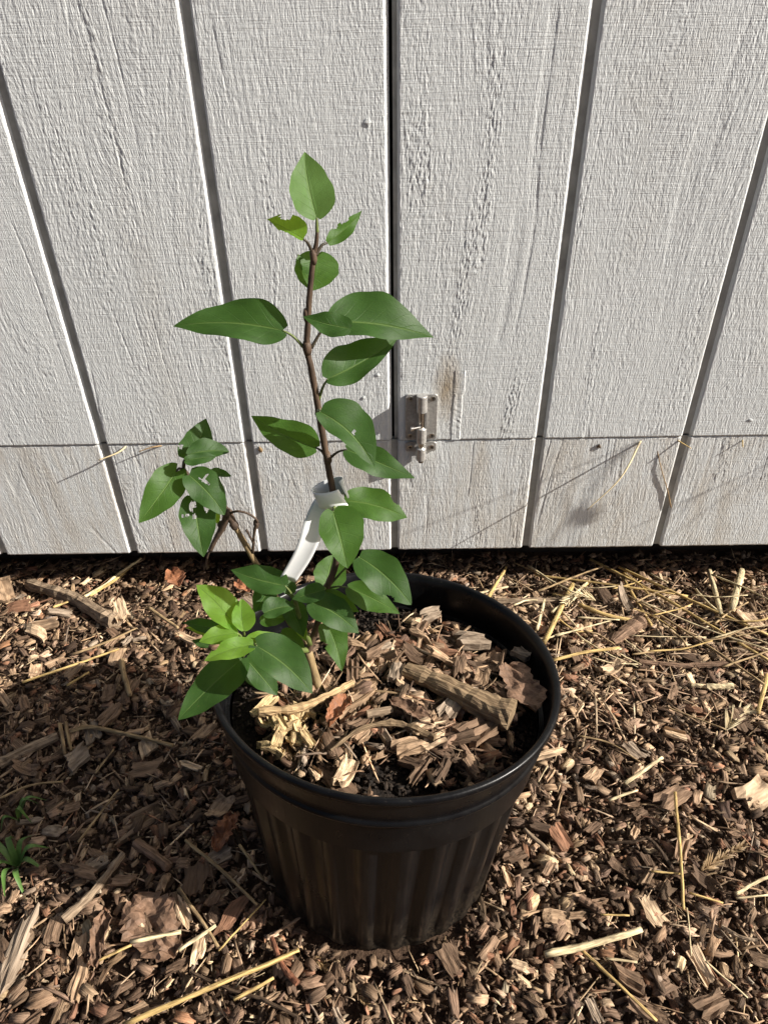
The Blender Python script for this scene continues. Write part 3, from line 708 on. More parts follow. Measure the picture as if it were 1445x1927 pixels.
GREYB = mat_plain('weathered_branch', (.20, .145, .10), .8, .35, 120, .0018)
stick('branch_piece', [(762, 1262), (830, 1290), (905, 1328), (962, 1350)], 50, WOODY, 'thick broken branch lying across the mulch in the pot', 'branch', PPL, .020, (.62, 1.05), .20, 14, 6)
stick('curved_stick', [(488, 1338), (560, 1332), (620, 1308), (664, 1284)], 17, STICKM, 'curved peeled stick against the foot of the stem', 'stick', PPL, .022, (1.0, .8), .25, 8)
stick('bark_strip', [(622, 1412), (680, 1372), (745, 1362), (818, 1388)], 15, WOODY, 'arched strip of bark at the middle of the pot', 'bark strip', PPL, .018, (.5, 1.1), .4, 6)
stick('short_stick', [(690, 1345), (738, 1336)], 17, GREYB, 'short stub of stick in the middle of the pot', 'stick', PPL, .017, (1, .9), .15, 8)

# ------------------------------------------------------------------ straw, twigs and dry leaves on the ground
ST = [  # points, width, material, label
 ([(1006, 1082), (1150, 1100), (1294, 1121)], 5, STRAW, 'straight golden straw lying along the shade edge below the shed'),
 ([(1164, 1067), (1300, 1130), (1445, 1195)], 6, STRAW, 'long golden straw slanting from the shed to the right edge'),
 ([(1111, 1052), (1239, 1119), (1450, 1244)], 6, STRAW, 'longest golden straw slanting out of the shade under the shed'),
 ([(1168, 1082), (1224, 1176)], 4, STRAW, 'short steep straw crossing the straw bundle'),
 ([(1180, 1120), (1300, 1195), (1440, 1290)], 5, STRAW_B, 'dull straw under the golden bundle at right'),
 ([(1200, 1130), (1330, 1185), (1450, 1225)], 4, STRAW_P, 'pale straw in the golden bundle at right'),
 ([(1334, 1074), (1345, 1110), (1358, 1157)], 5, STRAW_P, 'upright pale straw right of the golden bundle'),
 ([(1394, 1074), (1377, 1148)], 6, STRAW_P, 'upright pale straw near the right edge below the shed'),
 ([(1077, 1100), (1052, 1150), (1024, 1210)], 6, STRAW, 'golden straw leaning towards the right rim of the pot'),
 ([(1040, 1118), (1076, 1125)], 5, STRAW, 'stub of golden straw beside the fuzzy seed head'),
 ([(1040, 1242), (1100, 1228), (1164, 1219)], 6, STRAW, 'golden straw lying right beside the pot rim'),
 ([(917, 1127), (953, 1067)], 4, STRAW, 'short straw rising behind the far rim of the pot'),
 ([(898, 1117), (955, 1104)], 4, STRAW_P, 'thin straw lying along the far rim of the pot'),
 ([(1089, 1138), (1140, 1158), (1202, 1172)], 9, STRAW, 'thick golden straw in the pale litter right of the pot'),
 ([(1443, 1270), (1424, 1342)], 6, STRAW, 'steep straw at the right edge level with the pot rim'),
 ([(1255, 1331), (1310, 1352), (1364, 1372)], 4, STRAW_B, 'thin brown straw right of the pot'),
 ([(1010, 1185), (1024, 1130)], 4, STRAW_P, 'thin pale straw touching the far right rim'),
 ([(930, 1160), (1010, 1200), (1060, 1190)], 3, STRAW_P, 'fine bent straw outside the far right rim'),
 ([(1175, 1474), (1245, 1427)], 7, STRAW_P, 'pale straw pointing up right of the pot'),
 ([(1145, 1506), (1200, 1486)], 5, STRAW_P, 'short pale straw below the pointing one right of the pot'),
 ([(1270, 1491), (1277, 1581), (1284, 1709)], 6, STRAW, 'long golden straw running down the mulch at right'),
 ([(1292, 1709), (1300, 1800)], 3, STRAW_P, 'thin straw continuing below the long golden one'),
 ([(1024, 1796), (1120, 1776), (1207, 1751)], 13, STRAW_P, 'pale split stick lying at the lower right of the pot'),
 ([(1093, 1788), (1141, 1830), (1240, 1924)], 9, STRAW, 'jointed yellow straw running to the bottom edge'),
 ([(1138, 1803), (1198, 1809)], 5, STRAW_P, 'short straw right of the jointed yellow one'),
 ([(1130, 1722), (1185, 1724)], 4, STRAW, 'short olive straw above the pale split stick'),
 ([(1326, 1808), (1370, 1845), (1406, 1877)], 5, STRAW_P, 'pale straw near the bottom right corner'),
 ([(1383, 1682), (1410, 1668), (1448, 1650)], 6, STRAW_P, 'pale bent straw at the right edge, lower down'),
 ([(1385, 1690), (1448, 1682)], 4, STRAW_P, 'thin straw under the bent pale one at the right edge'),
 ([(1296, 1680), (1360, 1699)], 5, STRAW, 'short straw right of the long golden one'),
 ([(1225, 1640), (1280, 1645)], 4, STRAW, 'short straw crossing the long golden one'),
 ([(232, 1930), (380, 1865), (519, 1808), (562, 1788)], 11, STRAW, 'thick yellow straw running from the bottom edge to the pot'),
 ([(349, 1581), (420, 1640), (484, 1703)], 6, STRAW_B, 'shaded straw slanting towards the foot of the pot'),
 ([(147, 1585), (190, 1530), (225, 1485)], 5, STRAW_B, 'shaded straw standing in the middle of the pot shadow'),
 ([(246, 1773), (341, 1754)], 9, STRAW_P, 'bright split straw lying on the crumpled brown leaf'),
 ([(186, 1808), (248, 1777)], 7, STRAW, 'straw left of the crumpled brown leaf'),
 ([(337, 1789), (407, 1742)], 9, STRAW_P, 'hollow pale straw right of the crumpled leaf'),
 ([(411, 1789), (460, 1735), (500, 1692)], 4, STRAW, 'thin straw leading up to the pot foot at left'),
 ([(337, 1672), (375, 1725), (411, 1781)], 7, STRAW_B, 'dull flat straw crossing out of the pot shadow'),
 ([(450, 1590), (498, 1655)], 5, STRAW_B, 'shaded straw against the left side of the pot'),
 ([(440, 1880), (515, 1840)], 8, STRAW, 'short yellow straw below the thick one in front'),
 ([(43, 1284), (130, 1254), (223, 1221)], 6, STRAW, 'bright yellow straw along the edge of the pot shadow'),
 ([(136, 1231), (200, 1208), (259, 1181)], 5, STRAW_B, 'brownish straw above the bright yellow one at left'),
 ([(159, 1123), (200, 1100), (219, 1083), (266, 1050)], 6, STRAW_P, 'pale straw reaching under the shed at left'),
 ([(170, 1121), (225, 1086), (250, 1060)], 5, STRAW, 'second straw beside the pale one under the shed'),
 ([(229, 1243), (236, 1275), (246, 1309)], 8, STRAW_B, 'flat straw stub crossing the shadow edge at left'),
 ([(133, 1376), (172, 1369), (250, 1385), (326, 1405)], 8, STRAW_B, 'long bent straw in the upper part of the pot shadow'),
 ([(113, 1362), (121, 1420)], 6, STRAW_B, 'left of two parallel straws in the pot shadow'),
 ([(124, 1360), (134, 1412)], 6, STRAW_B, 'right of two parallel straws in the pot shadow'),
 ([(279, 1143), (310, 1165), (336, 1183)], 5, STRAW_B, 'brown straw left of the yellow-green leaves'),
 ([(100, 1143), (128, 1133)], 5, STRAW, 'short straw beside the weathered branch'),
 ([(126, 1290), (168, 1265)], 5, STRAW, 'thin straw just below the bright yellow one'),
 ([(180, 1455), (214, 1410)], 4, STRAW_B, 'thin shaded straw in the middle of the dark area'),
 ([(0, 1502), (60, 1478), (120, 1472)], 5, STRAW_B, 'shaded straw above the grass tuft'),
 ([(1090, 1385), (1150, 1400), (1215, 1440)], 4, STRAW_B, 'brown straw right of the pot below its rim'),
 ([(1030, 1440), (1012, 1470)], 2, STRAW_P, 'hair-thin pale fibre hanging at the pot side'),
 ([(985, 1560), (1030, 1600)], 10, GREYB, 'short grey stick right of the pot wall')]
for pts, wpx, m, lab in ST:
    nme = 'straw' if m in (STRAW, STRAW_B, STRAW_P) else 'stick'
    stick(nme, pts, wpx, m, lab, nme, lift=rng.uniform(.016, .021), taper=(1, .8), jit=.12, sides=7, nseg=6, group='loose straw on the mulch' if nme == 'straw' else None, wav=.0002)
for k in range(46):                                                   # the tangled straw under the shed on the right
    px, py = rng.uniform(960, 1430), rng.uniform(1085, 1250); L = rng.uniform(45, 150); an = math.radians(rng.normal() * 24 + (28 if k % 3 else -25))
    q = [(px - L / 2 * math.cos(an), py - L / 2 * math.sin(an) * .6), (px, py + rng.normal() * 4), (px + L / 2 * math.cos(an), py + L / 2 * math.sin(an) * .6)]
    m, cn = [(STRAW, 'golden'), (STRAW_P, 'pale'), (STRAW_B, 'brown')][int(rng.choice(3, p=[.4, .38, .22]))]
    if q[0][0] < 1045 and py > 1150: continue
    lw = 'long' if L > 105 else 'short'; pl = 'near the right edge' if px > 1260 else 'behind the right rim of the pot'
    stick('straw', q, rng.uniform(2.2, 4.0), m, f'{lw} thin {cn} straw in the tangled patch {pl}', 'straw', lift=rng.uniform(.015, .024), taper=(1, .7), jit=.1, sides=6, nseg=5, group=f'{lw} thin {cn} straws {pl}', wav=.0003)
stick('branch', [(56, 1098), (100, 1112), (146, 1128), (190, 1155), (218, 1170)], 22, GREYB, 'weathered grey branch on the sunlit mulch at left', 'branch', lift=.016, taper=(.75, 1.0), jit=.22, sides=9)
stick('branch', [(0, 1437), (50, 1412), (110, 1385)], 26, GREYB, 'dark flat branch at the left edge in the pot shadow', 'branch', lift=.012, taper=(.9, .8), jit=.25, sides=8)
stick('branch', [(120, 1731), (175, 1680), (232, 1607)], 22, GREYB, 'branch half in sun and half in the pot shadow', 'branch', lift=.015, taper=(1.1, .8), jit=.22, sides=9)
stick('branch', [(255, 1585), (290, 1608), (318, 1632)], 16, TWIG, 'dark twig stub under the large shaded chip', 'branch', lift=.016, jit=.2)
stick('twig', [(511, 1765), (531, 1816), (560, 1851)], 13, TWIG_R, 'reddish twig in front of the pot foot', lift=.017, taper=(.8, 1.1), jit=.2)
stick('twig', [(360, 1827), (426, 1858), (490, 1880), (560, 1913)], 7, ROOT, 'dark thin twig crossing below the thick yellow straw', lift=.015, jit=.25, wav=.0003)
stick('twig', [(1145, 1586), (1190, 1584), (1218, 1578), (1242, 1601), (1265, 1635)], 7, ROOT, 'dark curled root on the mulch right of the pot', 'root', lift=[.011, .017, .020, .018, .011], jit=.2)
stick('twig', [(1356, 1742), (1390, 1762), (1423, 1769)], 10, GREYB, 'grey twig at the lower right near the edge', lift=.014, jit=.2)
stick('twig', [(1202, 1246), (1290, 1254), (1387, 1250)], 13, TWIG, 'brown twig lying right of the pot, level with its back', lift=.014, taper=(.8, 1), jit=.3, wav=.0003)
stick('twig', [(1300, 1289), (1340, 1292), (1379, 1291)], 12, STRAW_P, 'whitish stick below the brown twig at right', 'stick', lift=.014, taper=(.6, 1), jit=.25)
stick('twig', [(935, 1130), (1010, 1130), (1085, 1128)], 12, GREYB, 'grey-pink stick behind the far right rim of the pot', 'stick', lift=.013, taper=(.8, .8), jit=.3)
stick('twig', [(1152, 1208), (1180, 1186), (1206, 1168)], 16, TWIG, 'brown forked bark twig in the pale litter', lift=.016, taper=(.7, 1.1), jit=.3)
stick('twig', [(1090, 1690), (1125, 1712), (1133, 1728)], 18, TWIG, 'thick brown stub of wood right of the pot foot', 'stick', lift=.013, jit=.2)

def dry_leaf(name, a, b, wpx, mat, label, plane=None, lift=.026, crumple=.003, curl=.3, seed=0):
    r = np.random.default_rng(seed)
    if plane is None: A = at_z(*a, GZ + lift); B = at_z(*b, GZ + lift); nz = np.array([0, 0, 1.])
    else: A = onplane(*a, plane[0] + plane[1] * lift, plane[1]); B = onplane(*b, plane[0] + plane[1] * lift, plane[1]); nz = plane[1]
    d = B - A; L = np.linalg.norm(d); wd = wpx * L / math.dist(a, b) / 2; ey = np.cross(nz, d / L); V = []; n, m = 16, 10
    nz_f = r.normal(size=(5, 4))
    for i in range(n + 1):
        t = i / n; w_ = wd * (t + .02) ** .5 * (1.02 - t) ** .6 * 1.9 * (1 + .12 * r.normal() * (0 < i < n))
        for j in range(m + 1):
            s = j / m * 2 - 1
            zz = crumple * (math.sin(nz_f[0, 0] * 3 + t * 9 + s * 3) + .6 * math.sin(t * 17 + nz_f[1, 1] * 4 - s * 6) + .35 * r.normal()) + curl * wd * s * s - .5 * crumple * (abs(s) < .1) - curl * .4 * L * (t - .5) ** 2
            V.append(A + d * t + ey * s * w_ + nz * zz)
    F = [(i * (m + 1) + j, (i + 1) * (m + 1) + j, (i + 1) * (m + 1) + j + 1, i * (m + 1) + j + 1) for i in range(n) for j in range(m)]
    o = mesh_obj(name, V, F, mat, smooth=False); md = o.modifiers.new('thick', 'SOLIDIFY'); md.thickness = .0005; tag(o, label, 'dry leaf'); return o
dry_leaf('dry_leaf', (252, 1688), (325, 1800), 96, DRYLEAF, 'large crumpled brown leaf at the edge of the pot shadow', curl=.1, seed=1)
dry_leaf('dry_leaf', (200, 1712), (178, 1818), 36, DRYLEAF, 'narrow curled brown leaf left of the crumpled one', curl=.8, crumple=.002, seed=2)
dry_leaf('dry_leaf', (440, 1530), (405, 1600), 40, DRYLEAF_O, 'rusty brown leaf in shade against the pot', crumple=.002, seed=3)
dry_leaf('dry_leaf', (322, 1072), (338, 1102), 24, DRYLEAF_O, 'orange dry leaf below the shed at left', crumple=.001, seed=4, lift=.027)
dry_leaf('dry_leaf', (445, 1095), (470, 1112), 20, DRYLEAF_O, 'small orange dry leaf behind the plant', crumple=.001, seed=5, lift=.027)
dry_leaf('dry_leaf', (955, 1248), (1010, 1335), 62, DRYLEAF, 'dark ribbed dry leaf by the right rim inside the pot', PPL, .016, .0015, .12, 6)
dry_leaf('dry_leaf', (735, 1315), (815, 1362), 30, DRYLEAF, 'tan folded dry leaf in the middle of the pot', PPL, .021, .0008, .5, 7)
dry_leaf('dry_leaf', (655, 1310), (618, 1362), 28, DRYLEAF_O, 'reddish folded dry leaf in front of the stem', PPL, .022, .001, .7, 8)
dry_leaf('dry_leaf', (500, 1710), (455, 1755), 46, DRYLEAF, 'brown leaf at the left foot of the pot', crumple=.002, seed=9)

def seed_head(pts, wpx, mat, label, lift=.016, n=46, name='seed_head'):
    Q = np.array([at_z(*p, GZ + lift) for p in pts]); P = smooth_path(Q, 10); sc_ = np.linalg.norm(Q[-1] - Q[0]) / math.dist(pts[0], pts[-1]); parts = [tube_mesh(P, .0006, 5)]
    for k in range(n):
        t = k / n; i = min(len(P) - 2, int(t * (len(P) - 1))); d = nrm(P[i + 1] - P[i]); sd = nrm(np.cross(d, [0, 0, 1])) * (1 if k % 2 else -1)
        e = P[i] + (d * 1.1 + sd * rng.uniform(.3, .8) + np.array([0, 0, rng.uniform(-.1, .8)])) * wpx * sc_ * .75 * (1 - .4 * t)
        parts.append(tube_mesh(np.array([P[i], (P[i] + e) / 2 + [0, 0, .0004], e]), [.0005, .0011, .0002], 4))
    return tag(mesh_obj(name, *join(parts), mat), label, 'seed head')
seed_head([(585, 1800), (640, 1840), (700, 1900)], 26, STRAW_B, 'dry olive grass seed head in front of the pot')
seed_head([(1365, 1375), (1385, 1345), (1412, 1338)], 26, STRAW_P, 'pale grass seed head on the mulch at right')
seed_head([(1318, 1640), (1360, 1612), (1400, 1590)], 22, STRAW_B, 'grey grass seed head on the mulch, lower right')
seed_head([(1120, 1130), (1090, 1120), (1062, 1136)], 26, STRAW_P, 'fuzzy pale seed head behind the right rim of the pot')

# green grass at the left edge
def grass_tuft(base, tips, label, wpx=13):
    B = at_z(*base, GZ + .006); root = empty('grass_tuft', B, label, 'grass tuft')
    for k, tp in enumerate(tips):
        T = at_z(*tp, GZ + .012); h = .030 + .02 * rng.random(); Mp = (B + T) / 2 + np.array([0, 0, h * .6])
        off = proj(Mp) - (np.array(base) + np.array(tp)) / 2
        P = smooth_path([B, Mp, T], 7); d = T - B; sd = nrm(np.cross(d, [0, 0, 1])); n = len(P); V = []
        for i, p in enumerate(P):
            t = i / (n - 1); w_ = .0033 * wpx / 13 * min(1, t * 4 + .5) * max(.02, 1 - t ** 2.5)
            V += [p - sd * w_ + [0, 0, w_ * .4], p, p + sd * w_ + [0, 0, w_ * .4]]
        mesh_obj('blade', V, [(i * 3 + j, i * 3 + j + 1, i * 3 + j + 4, i * 3 + j + 3) for i in range(n - 1) for j in range(2)], GRASS, root, True)
grass_tuft((36, 1632), [(-20, 1588), (10, 1694), (50, 1694), (96, 1596), (62, 1572), (-8, 1662), (28, 1578), (88, 1640)], 'green grass tuft at the left edge of the pot shadow')
grass_tuft((38, 1545), [(74, 1512), (2, 1566), (90, 1506), (62, 1550)], 'small sprig of green grass above the larger tuft', 10)

# straws poking out of the door seam, and the weed beside the frame whose shadow falls on the board
def free_tube(name, P, r, mat, label, cat, group=None, taper=.6):
    Q = smooth_path(P, 8); v, f = tube_mesh(Q, np.linspace(r, r * taper, len(Q)), 6); return tag(mesh_obj(name, v, f, mat, smooth=True), label, cat, group)
sp = at_y(1206, 827, .004); e = onplane(1104, 960, (0, -.050, 0), np.array([0, 1., 0])); md_ = onplane(1168, 898, (0, -.032, 0), np.array([0, 1., 0]))
free_tube('straw', [sp, md_, e], .0017, STRAW_P, 'long pale straw hanging out of the door seam at right', 'straw', 'straw caught in the door seam', .4)
sp = at_y(1232, 827, .004); free_tube('straw', [sp, at_y(1243, 880, -.0006), at_y(1256, 925, -.0006), at_y(1262, 955, -.0008)], .0006, STRAW_B, 'thin brown stem hanging from the seam over a groove', 'straw', 'straw caught in the door seam', 1.6)
sp = at_y(1270, 826, .004); free_tube('straw', [sp, at_y(1300, 844, -.010)], .0010, STRAW, 'short straw tip at the seam near the right groove', 'straw', 'straw caught in the door seam')
free_tube('straw', [at_y(1396, 824, .004), at_y(1397, 842, -.006)], .0010, STRAW, 'tiny straw stub in the seam at far right', 'straw', 'straw caught in the door seam')
free_tube('straw', [at_y(240, 838, .004), at_y(222, 852, -.008), at_y(186, 866, -.016)], .0016, STRAW_P, 'pale straw sticking out of the seam at left', 'straw', 'straw caught in the door seam', .5)
free_tube('straw', [at_y(310, 838, .004), at_y(285, 842, -.005), at_y(262, 850, -.008)], .0012, STRAW_B, 'brown straw sticking out of the seam, left part', 'straw', 'straw caught in the door seam', .5)
def wall_shadow_src(px, py, d):                                       # the point d metres off the wall that shades this spot of it
    p = at_y(px, py, 0); return p + SUN * (d / -SUN[1])
weed = empty('dry_weed', (.62, -.12, GZ), 'dry weed standing right of the frame whose shadow falls on the board', 'weed')
def wpart(name, P, r): mesh_obj(name, *tube_mesh(smooth_path(P, 6), r, 6), STRAW_B, weed, True)
hd = wall_shadow_src(1108, 968, .105)
wpart('stem', [(hd[0] - .02, hd[1], GZ), wall_shadow_src(1084, 1030, .105), wall_shadow_src(1072, 950, .105), wall_shadow_src(1062, 925, .105)], .0006)
wpart('stem', [hd, wall_shadow_src(1125, 905, .105), wall_shadow_src(1180, 845, .105), wall_shadow_src(1260, 800, .10)], .0006)
parts = []
for k in range(130):
    d = nrm(rng.normal(size=3)) * np.array([1, .10, 1]); parts.append(tube_mesh(np.array([hd, hd + d * .010, hd + d * rng.uniform(.012, .023)]), [.0012, .0016, .0004], 5))
mesh_obj('seed_head', *join(parts), STRAW_B, weed)
for k, (a, b, d) in enumerate([((760, 1005), (1200, 832), .125), ((1265, 952), (1470, 862), .10), ((1060, 925), (1180, 850), .13), ((1200, 990), (1330, 925), .11)]):
    wpart('stem', [wall_shadow_src(*a, d), wall_shadow_src((a[0] + b[0]) / 2, (a[1] + b[1]) / 2 + 3, d * .98), wall_shadow_src(*b, d * .9)], .0008)
    wpart('stem', [wall_shadow_src(*b, d * .9), np.array([.66 + .02 * k, -.16, GZ])], .0005)

# ------------------------------------------------------------------ the plant
YS = -0.418
def sy(px, py, dy=0.0): return at_y(px, py, YS + dy)
base3 = onplane(606, 1308, PPL[0] + PA * .004, PA)
plant = empty('lilac_sapling', base3, 'young green lilac growing in the black pot', 'plant')
def ptube(name, P, R, mat, par=plant, sides=9, n=7, jit=.08):
    Q = smooth_path(P, n); Rr = np.interp(np.linspace(0, 1, len(Q)), np.linspace(0, 1, len(R)), R)
    return mesh_obj(name, *tube_mesh(Q, Rr, sides, True, jit), mat, par, True)
ptube('stem', [base3 - PA * .02, base3, sy(594, 1275, -.004), sy(580, 1225, -.002)], [.0046, .0043, .0040, .0038], BARK_T)
main = [sy(580, 1225, -.002), sy(588, 1203), sy(600, 1165), sy(613, 1112), sy(629, 1072), sy(634, 1040), sy(633, 985), sy(628, 935), sy(618, 880), sy(612, 845), sy(604, 800), sy(596, 750), sy(586, 695), sy(578, 655), sy(580, 600), sy(584, 540), sy(590, 484), sy(595, 460), sy(597, 436)]
ptube('stem', main, [.0033, .0031, .0029, .0027, .0026, .0025, .0024, .0023, .0021, .0019, .0016, .0011], BARK, sides=10)
for px, py, r in [(578, 655, .0031), (590, 483, .0023), (617, 862, .0030), (600, 775, .0029), (632, 962, .0030), (615, 1108, .0035), (581, 1222, .0042), (577, 594, .0022)]:
    c = sy(px, py); v, f = tube_mesh([c + [0, 0, -.0045], c + [0, 0, -.0015], c + [0, 0, .0015], c + [0, 0, .0045]], [r * .75, r, r, r * .7], 9, True, .2); mesh_obj('node', v, f, BARK, plant, True)

def leaf(a, b, wl, wr, dy=0.0, up=.55, sx=.0, mat=LEAF_D, bow=0.0, fold=.18, droop=.10, cord=.05, pet=None, bites=(), wave=1.0, dyt=None, tw=0.0, pd=False, pk=(.55, .80)):
    """a, b: leaf base and tip in the photograph, wl/wr: half widths left and right of the way from base to tip."""
    A = sy(*a, dy); tocam = nrm(CO - A); n = nrm(tocam + np.array([sx, 0, up])); r = random.Random(a[0] * 7 + b[1] * 13)
    fine = bool(bites); NT_, NS = (30, 20) if fine and wl < 33 and wr < 33 else ((54, 36) if fine else (22, 12))
    ax = np.array([b[0] - a[0], b[1] - a[1]], float); Lp = np.hypot(*ax); ax /= Lp; pr = np.array([ax[1], -ax[0]])        # left of the way, on screen
    p0, p1 = pk[0] + .04, pk[1] + .30; tm = p0 / (p0 + p1); wm = tm ** p0 * (1 - tm) ** p1
    V = []; at = []; rn = r.random(); phs = r.random() * 6
    Lm = np.linalg.norm(onplane(*b, A, n) - A)
    for i in range(NT_ + 1):
        t = (i / NT_) ** 1.7 if not fine else i / NT_; wf = (t ** p0 * (1 - t) ** p1) / wm
        for j in range(NS + 1):
            s = j / NS * 2 - 1                                            # -1 left .. 1 right
            hw = (wl if s < 0 else wr) * wf * (1 + .025 * math.sin(t * 23 + phs) * abs(s))
            back = -cord * Lp * abs(s) ** 1.5 * (1 - t) ** 3 * (1 if t > 0 else 0)
            q = np.array(a) + ax * (t * Lp + back) + pr * (-s * hw + bow * 4 * t * (1 - t))
            P = onplane(q[0], q[1], A, n); hm = abs(s) * (wl + wr) / 2 * wf * Lm / Lp
            disp = (fold + .06) * hm - droop * Lm * t * t + wave * .05 * Lm * abs(s) * wf * math.sin(t * 9 + phs + (2 if s > 0 else 0)) + tw * s * hm
            V.append(P + n * disp); at.append((s, t, rn))
    F = []
    for i in range(NT_):
        for j in range(NS):
            if fine:
                tt, ss = (i + .5) / NT_, (j + .5) / NS * 2 - 1
                if any(((tt - bt) / br[0]) ** 2 + ((ss - bs) / br[1]) ** 2 < 1 + .7 * (r.random() - .5) for bt, bs, br in bites): continue
            F.append((i * (NS + 1) + j, i * (NS + 1) + j + 1, (i + 1) * (NS + 1) + j + 1, (i + 1) * (NS + 1) + j))
    lf = mesh_obj('leaf', V, F, mat, plant, True, {'leaf': at})
    if pet is not None:
        Pp = sy(*pet[:2], pet[2] if len(pet) > 2 else 0); mid = (Pp + A) / 2 + np.array([0, 0, .002])
        v, f = tube_mesh(smooth_path([Pp, mid, A], 6), np.linspace(.0012, .0006, 13), 6); mesh_obj('petiole', v, f, PETIOLE_D if pd else PETIOLE, lf, True)
    return lf
D, Mi, Yg = LEAF_D, LEAF_M, LEAF_Y
# upper shoot
leaf((596, 409), (575, 283), 44, 40, 0, .3, .35, LEAF_L, 5, .42, .05, pet=(597, 438), wave=.9)
leaf((571, 450), (502, 408), 12, 30, -.004, .7, .1, Yg, 0, .35, .1, pet=(589, 478), bites=[(.62, .85, (.13, .35)), (.45, -1, (.15, .4))], pd=True, wave=1.4)
leaf((616, 457), (681, 396), 17, 15, .004, .3, .5, Mi, -4, .3, .0, pet=(595, 480), bites=[(.55, -.95, (.10, .35)), (.35, -1, (.06, .25))], pd=True, wave=1.2)
leaf((595, 480), (588, 547), 44, 40, .012, .2, .3, Mi, 0, .12, .05, cord=.12, pk=(.42, .45))
leaf((582, 514), (560, 478), 11, 9, .006, .3, .3, Yg, 0, .4, .0)
leaf((532, 622), (323, 604), 36, 44, 0, .55, .10, D, -8, .16, .12, pet=(574, 656), pk=(.42, .72))
leaf((622, 606), (823, 624), 58, 32, .006, .55, .12, D, 6, .16, .15, pet=(586, 655), pk=(.50, .78), pd=True)
leaf((658, 618), (570, 592), 24, 23, -.022, .5, .1, D, 3, .2, .1, pk=(.42, .75))
leaf((617, 713), (751, 632), 46, 29, 0, .5, .12, D, -6, .22, .05, pet=(600, 752), pk=(.48, .85), wave=1.2)
leaf((594, 842), (472, 778), 33, 32, 0, .55, .1, Mi, 6, .18, .08, pet=(616, 864), pk=(.48, .78), pd=True)
leaf((602, 775), (709, 871), 50, 27, -.016, .5, .15, D, 10, .20, .20, pk=(.5, .62), pet=(598, 778), bites=[(.5, -.12, (.03, .10))])
leaf((653, 846), (783, 897), 24, 30, -.004, .55, .1, D, 0, .18, .08, pet=(619, 864), pk=(.45, .72), pd=True)
leaf((648, 942), (769, 969), 30, 34, 0, .65, .2, Mi, 5, .22, .12, pet=(634, 958), pk=(.5, .62), bites=[(.74, -1.0, (.07, .28))], wave=1.2)
leaf((627, 963), (656, 1066), 49, 36, -.022, .55, .15, Mi, 0, .12, .15, cord=.08, pk=(.42, .58), pet=(631, 955, -.003))
leaf((676, 1048), (776, 1134), 34, 40, -.006, .6, .1, D, 6, .15, .12, pk=(.45, .52), pet=(622, 1100), bites=[(.70, .98, (.08, .30))])
leaf((656, 1106), (754, 1152), 22, 28, -.004, .65, .15, Mi, 2, .18, .1, pet=(616, 1108), pk=(.48, .75))
leaf((613, 1106), (627, 1044), 29, 33, .012, .3, .2, Mi, 0, .15, .0, pk=(.45, .5), pet=(614, 1112))
# middle tuft at the stem foot
leaf((585, 1133), (677, 1187), 30, 32, -.018, .7, .1, D, 6, .15, .15, pet=(554, 1129, -.012), pk=(.45, .6))
leaf((612, 1117), (677, 1150), 16, 18, -.006, .6, .1, Mi, 0, .2, .1)
leaf((614, 1172), (645, 1262), 26, 25, -.012, .5, .25, Mi, 4, .18, .1, pk=(.42, .75), pet=(603, 1165), bites=[(.40, .98, (.07, .3))])
leaf((610, 1110), (549, 1126), 20, 17, -.010, .6, .05, D, 0, .2, .1, pet=(614, 1110))
leaf((536, 1102), (434, 1068), 26, 29, -.010, .6, .1, D, 4, .18, .12, pet=(554, 1128, -.010), pk=(.42, .72))
leaf((540, 1118), (551, 1084), 12, 14, -.004, .3, .2, D, 0, .2, .0, pet=(553, 1130, -.008))
leaf((497, 1154), (557, 1140), 22, 17, -.026, .7, .1, D, 4, .2, .1, pk=(.4, .6))
leaf((512, 1106), (477, 1152), 20, 24, .000, .4, .1, D, 0, .2, .1)
leaf((491, 1168), (542, 1160), 12, 15, -.014, .6, .1, Mi, 0, .2, .1, pk=(.42, .6))
leaf((546, 1134), (572, 1198), 24, 22, .002, .4, .1, D, 0, .2, .1)
leaf((560, 1170), (576, 1206), 11, 11, -.002, .4, .1, Yg, 0, .2, .1)
# yellow-green tuft on the low left branch
leaf((441, 1176), (371, 1099), 28, 33, -0.041, .5, .55, Yg, -3, .12, .05, pet=(452, 1205, -0.039), pk=(.5, .62))
leaf((459, 1186), (456, 1126), 20, 24, -0.045, .4, .3, Yg, 3, .35, .05, pet=(462, 1206, -0.041), pk=(.5, .6))
leaf((424, 1187), (342, 1167), 14, 15, -0.031, .8, .0, D, 0, .2, .15)
leaf((420, 1192), (350, 1178), 12, 8, -0.025, .3, .2, Yg, 0, .2, .2)  # sunlit underside of the dark leaf above, painted with the yellow tone
leaf((446, 1192), (376, 1206), 18, 20, -0.047, .65, .4, Yg, -3, .2, .1, pet=(458, 1204, -0.043), pk=(.5, .6))
leaf((478, 1213), (386, 1241), 19, 20, -0.057, .7, .4, Yg, -4, .22, .1, pk=(.5, .6), bites=[(.72, .98, (.09, .25))])
leaf((464, 1204), (526, 1192), 11, 11, -0.049, .6, .4, Yg, 0, .25, .05)
leaf((392, 1216), (360, 1204), 8, 9, -0.029, .6, .1, D)
leaf((458, 1238), (334, 1351), 38, 34, -0.041, .55, .12, D, -2, .15, .15, pet=(474, 1216, -0.039), pk=(.48, .62))
leaf((484, 1216), (590, 1300), 44, 36, -0.059, .65, .12, D, 6, .12, .15, cord=.10, pet=(470, 1212, -0.051), pk=(.42, .56))
leaf((464, 1240), (523, 1306), 30, 28, -0.039, .5, .1, D, 0, .15, .15, pk=(.45, .6))
leaf((530, 1190), (574, 1218), 16, 12, -.004, .55, .1, Mi, 0, .2, .1, pk=(.45, .6))
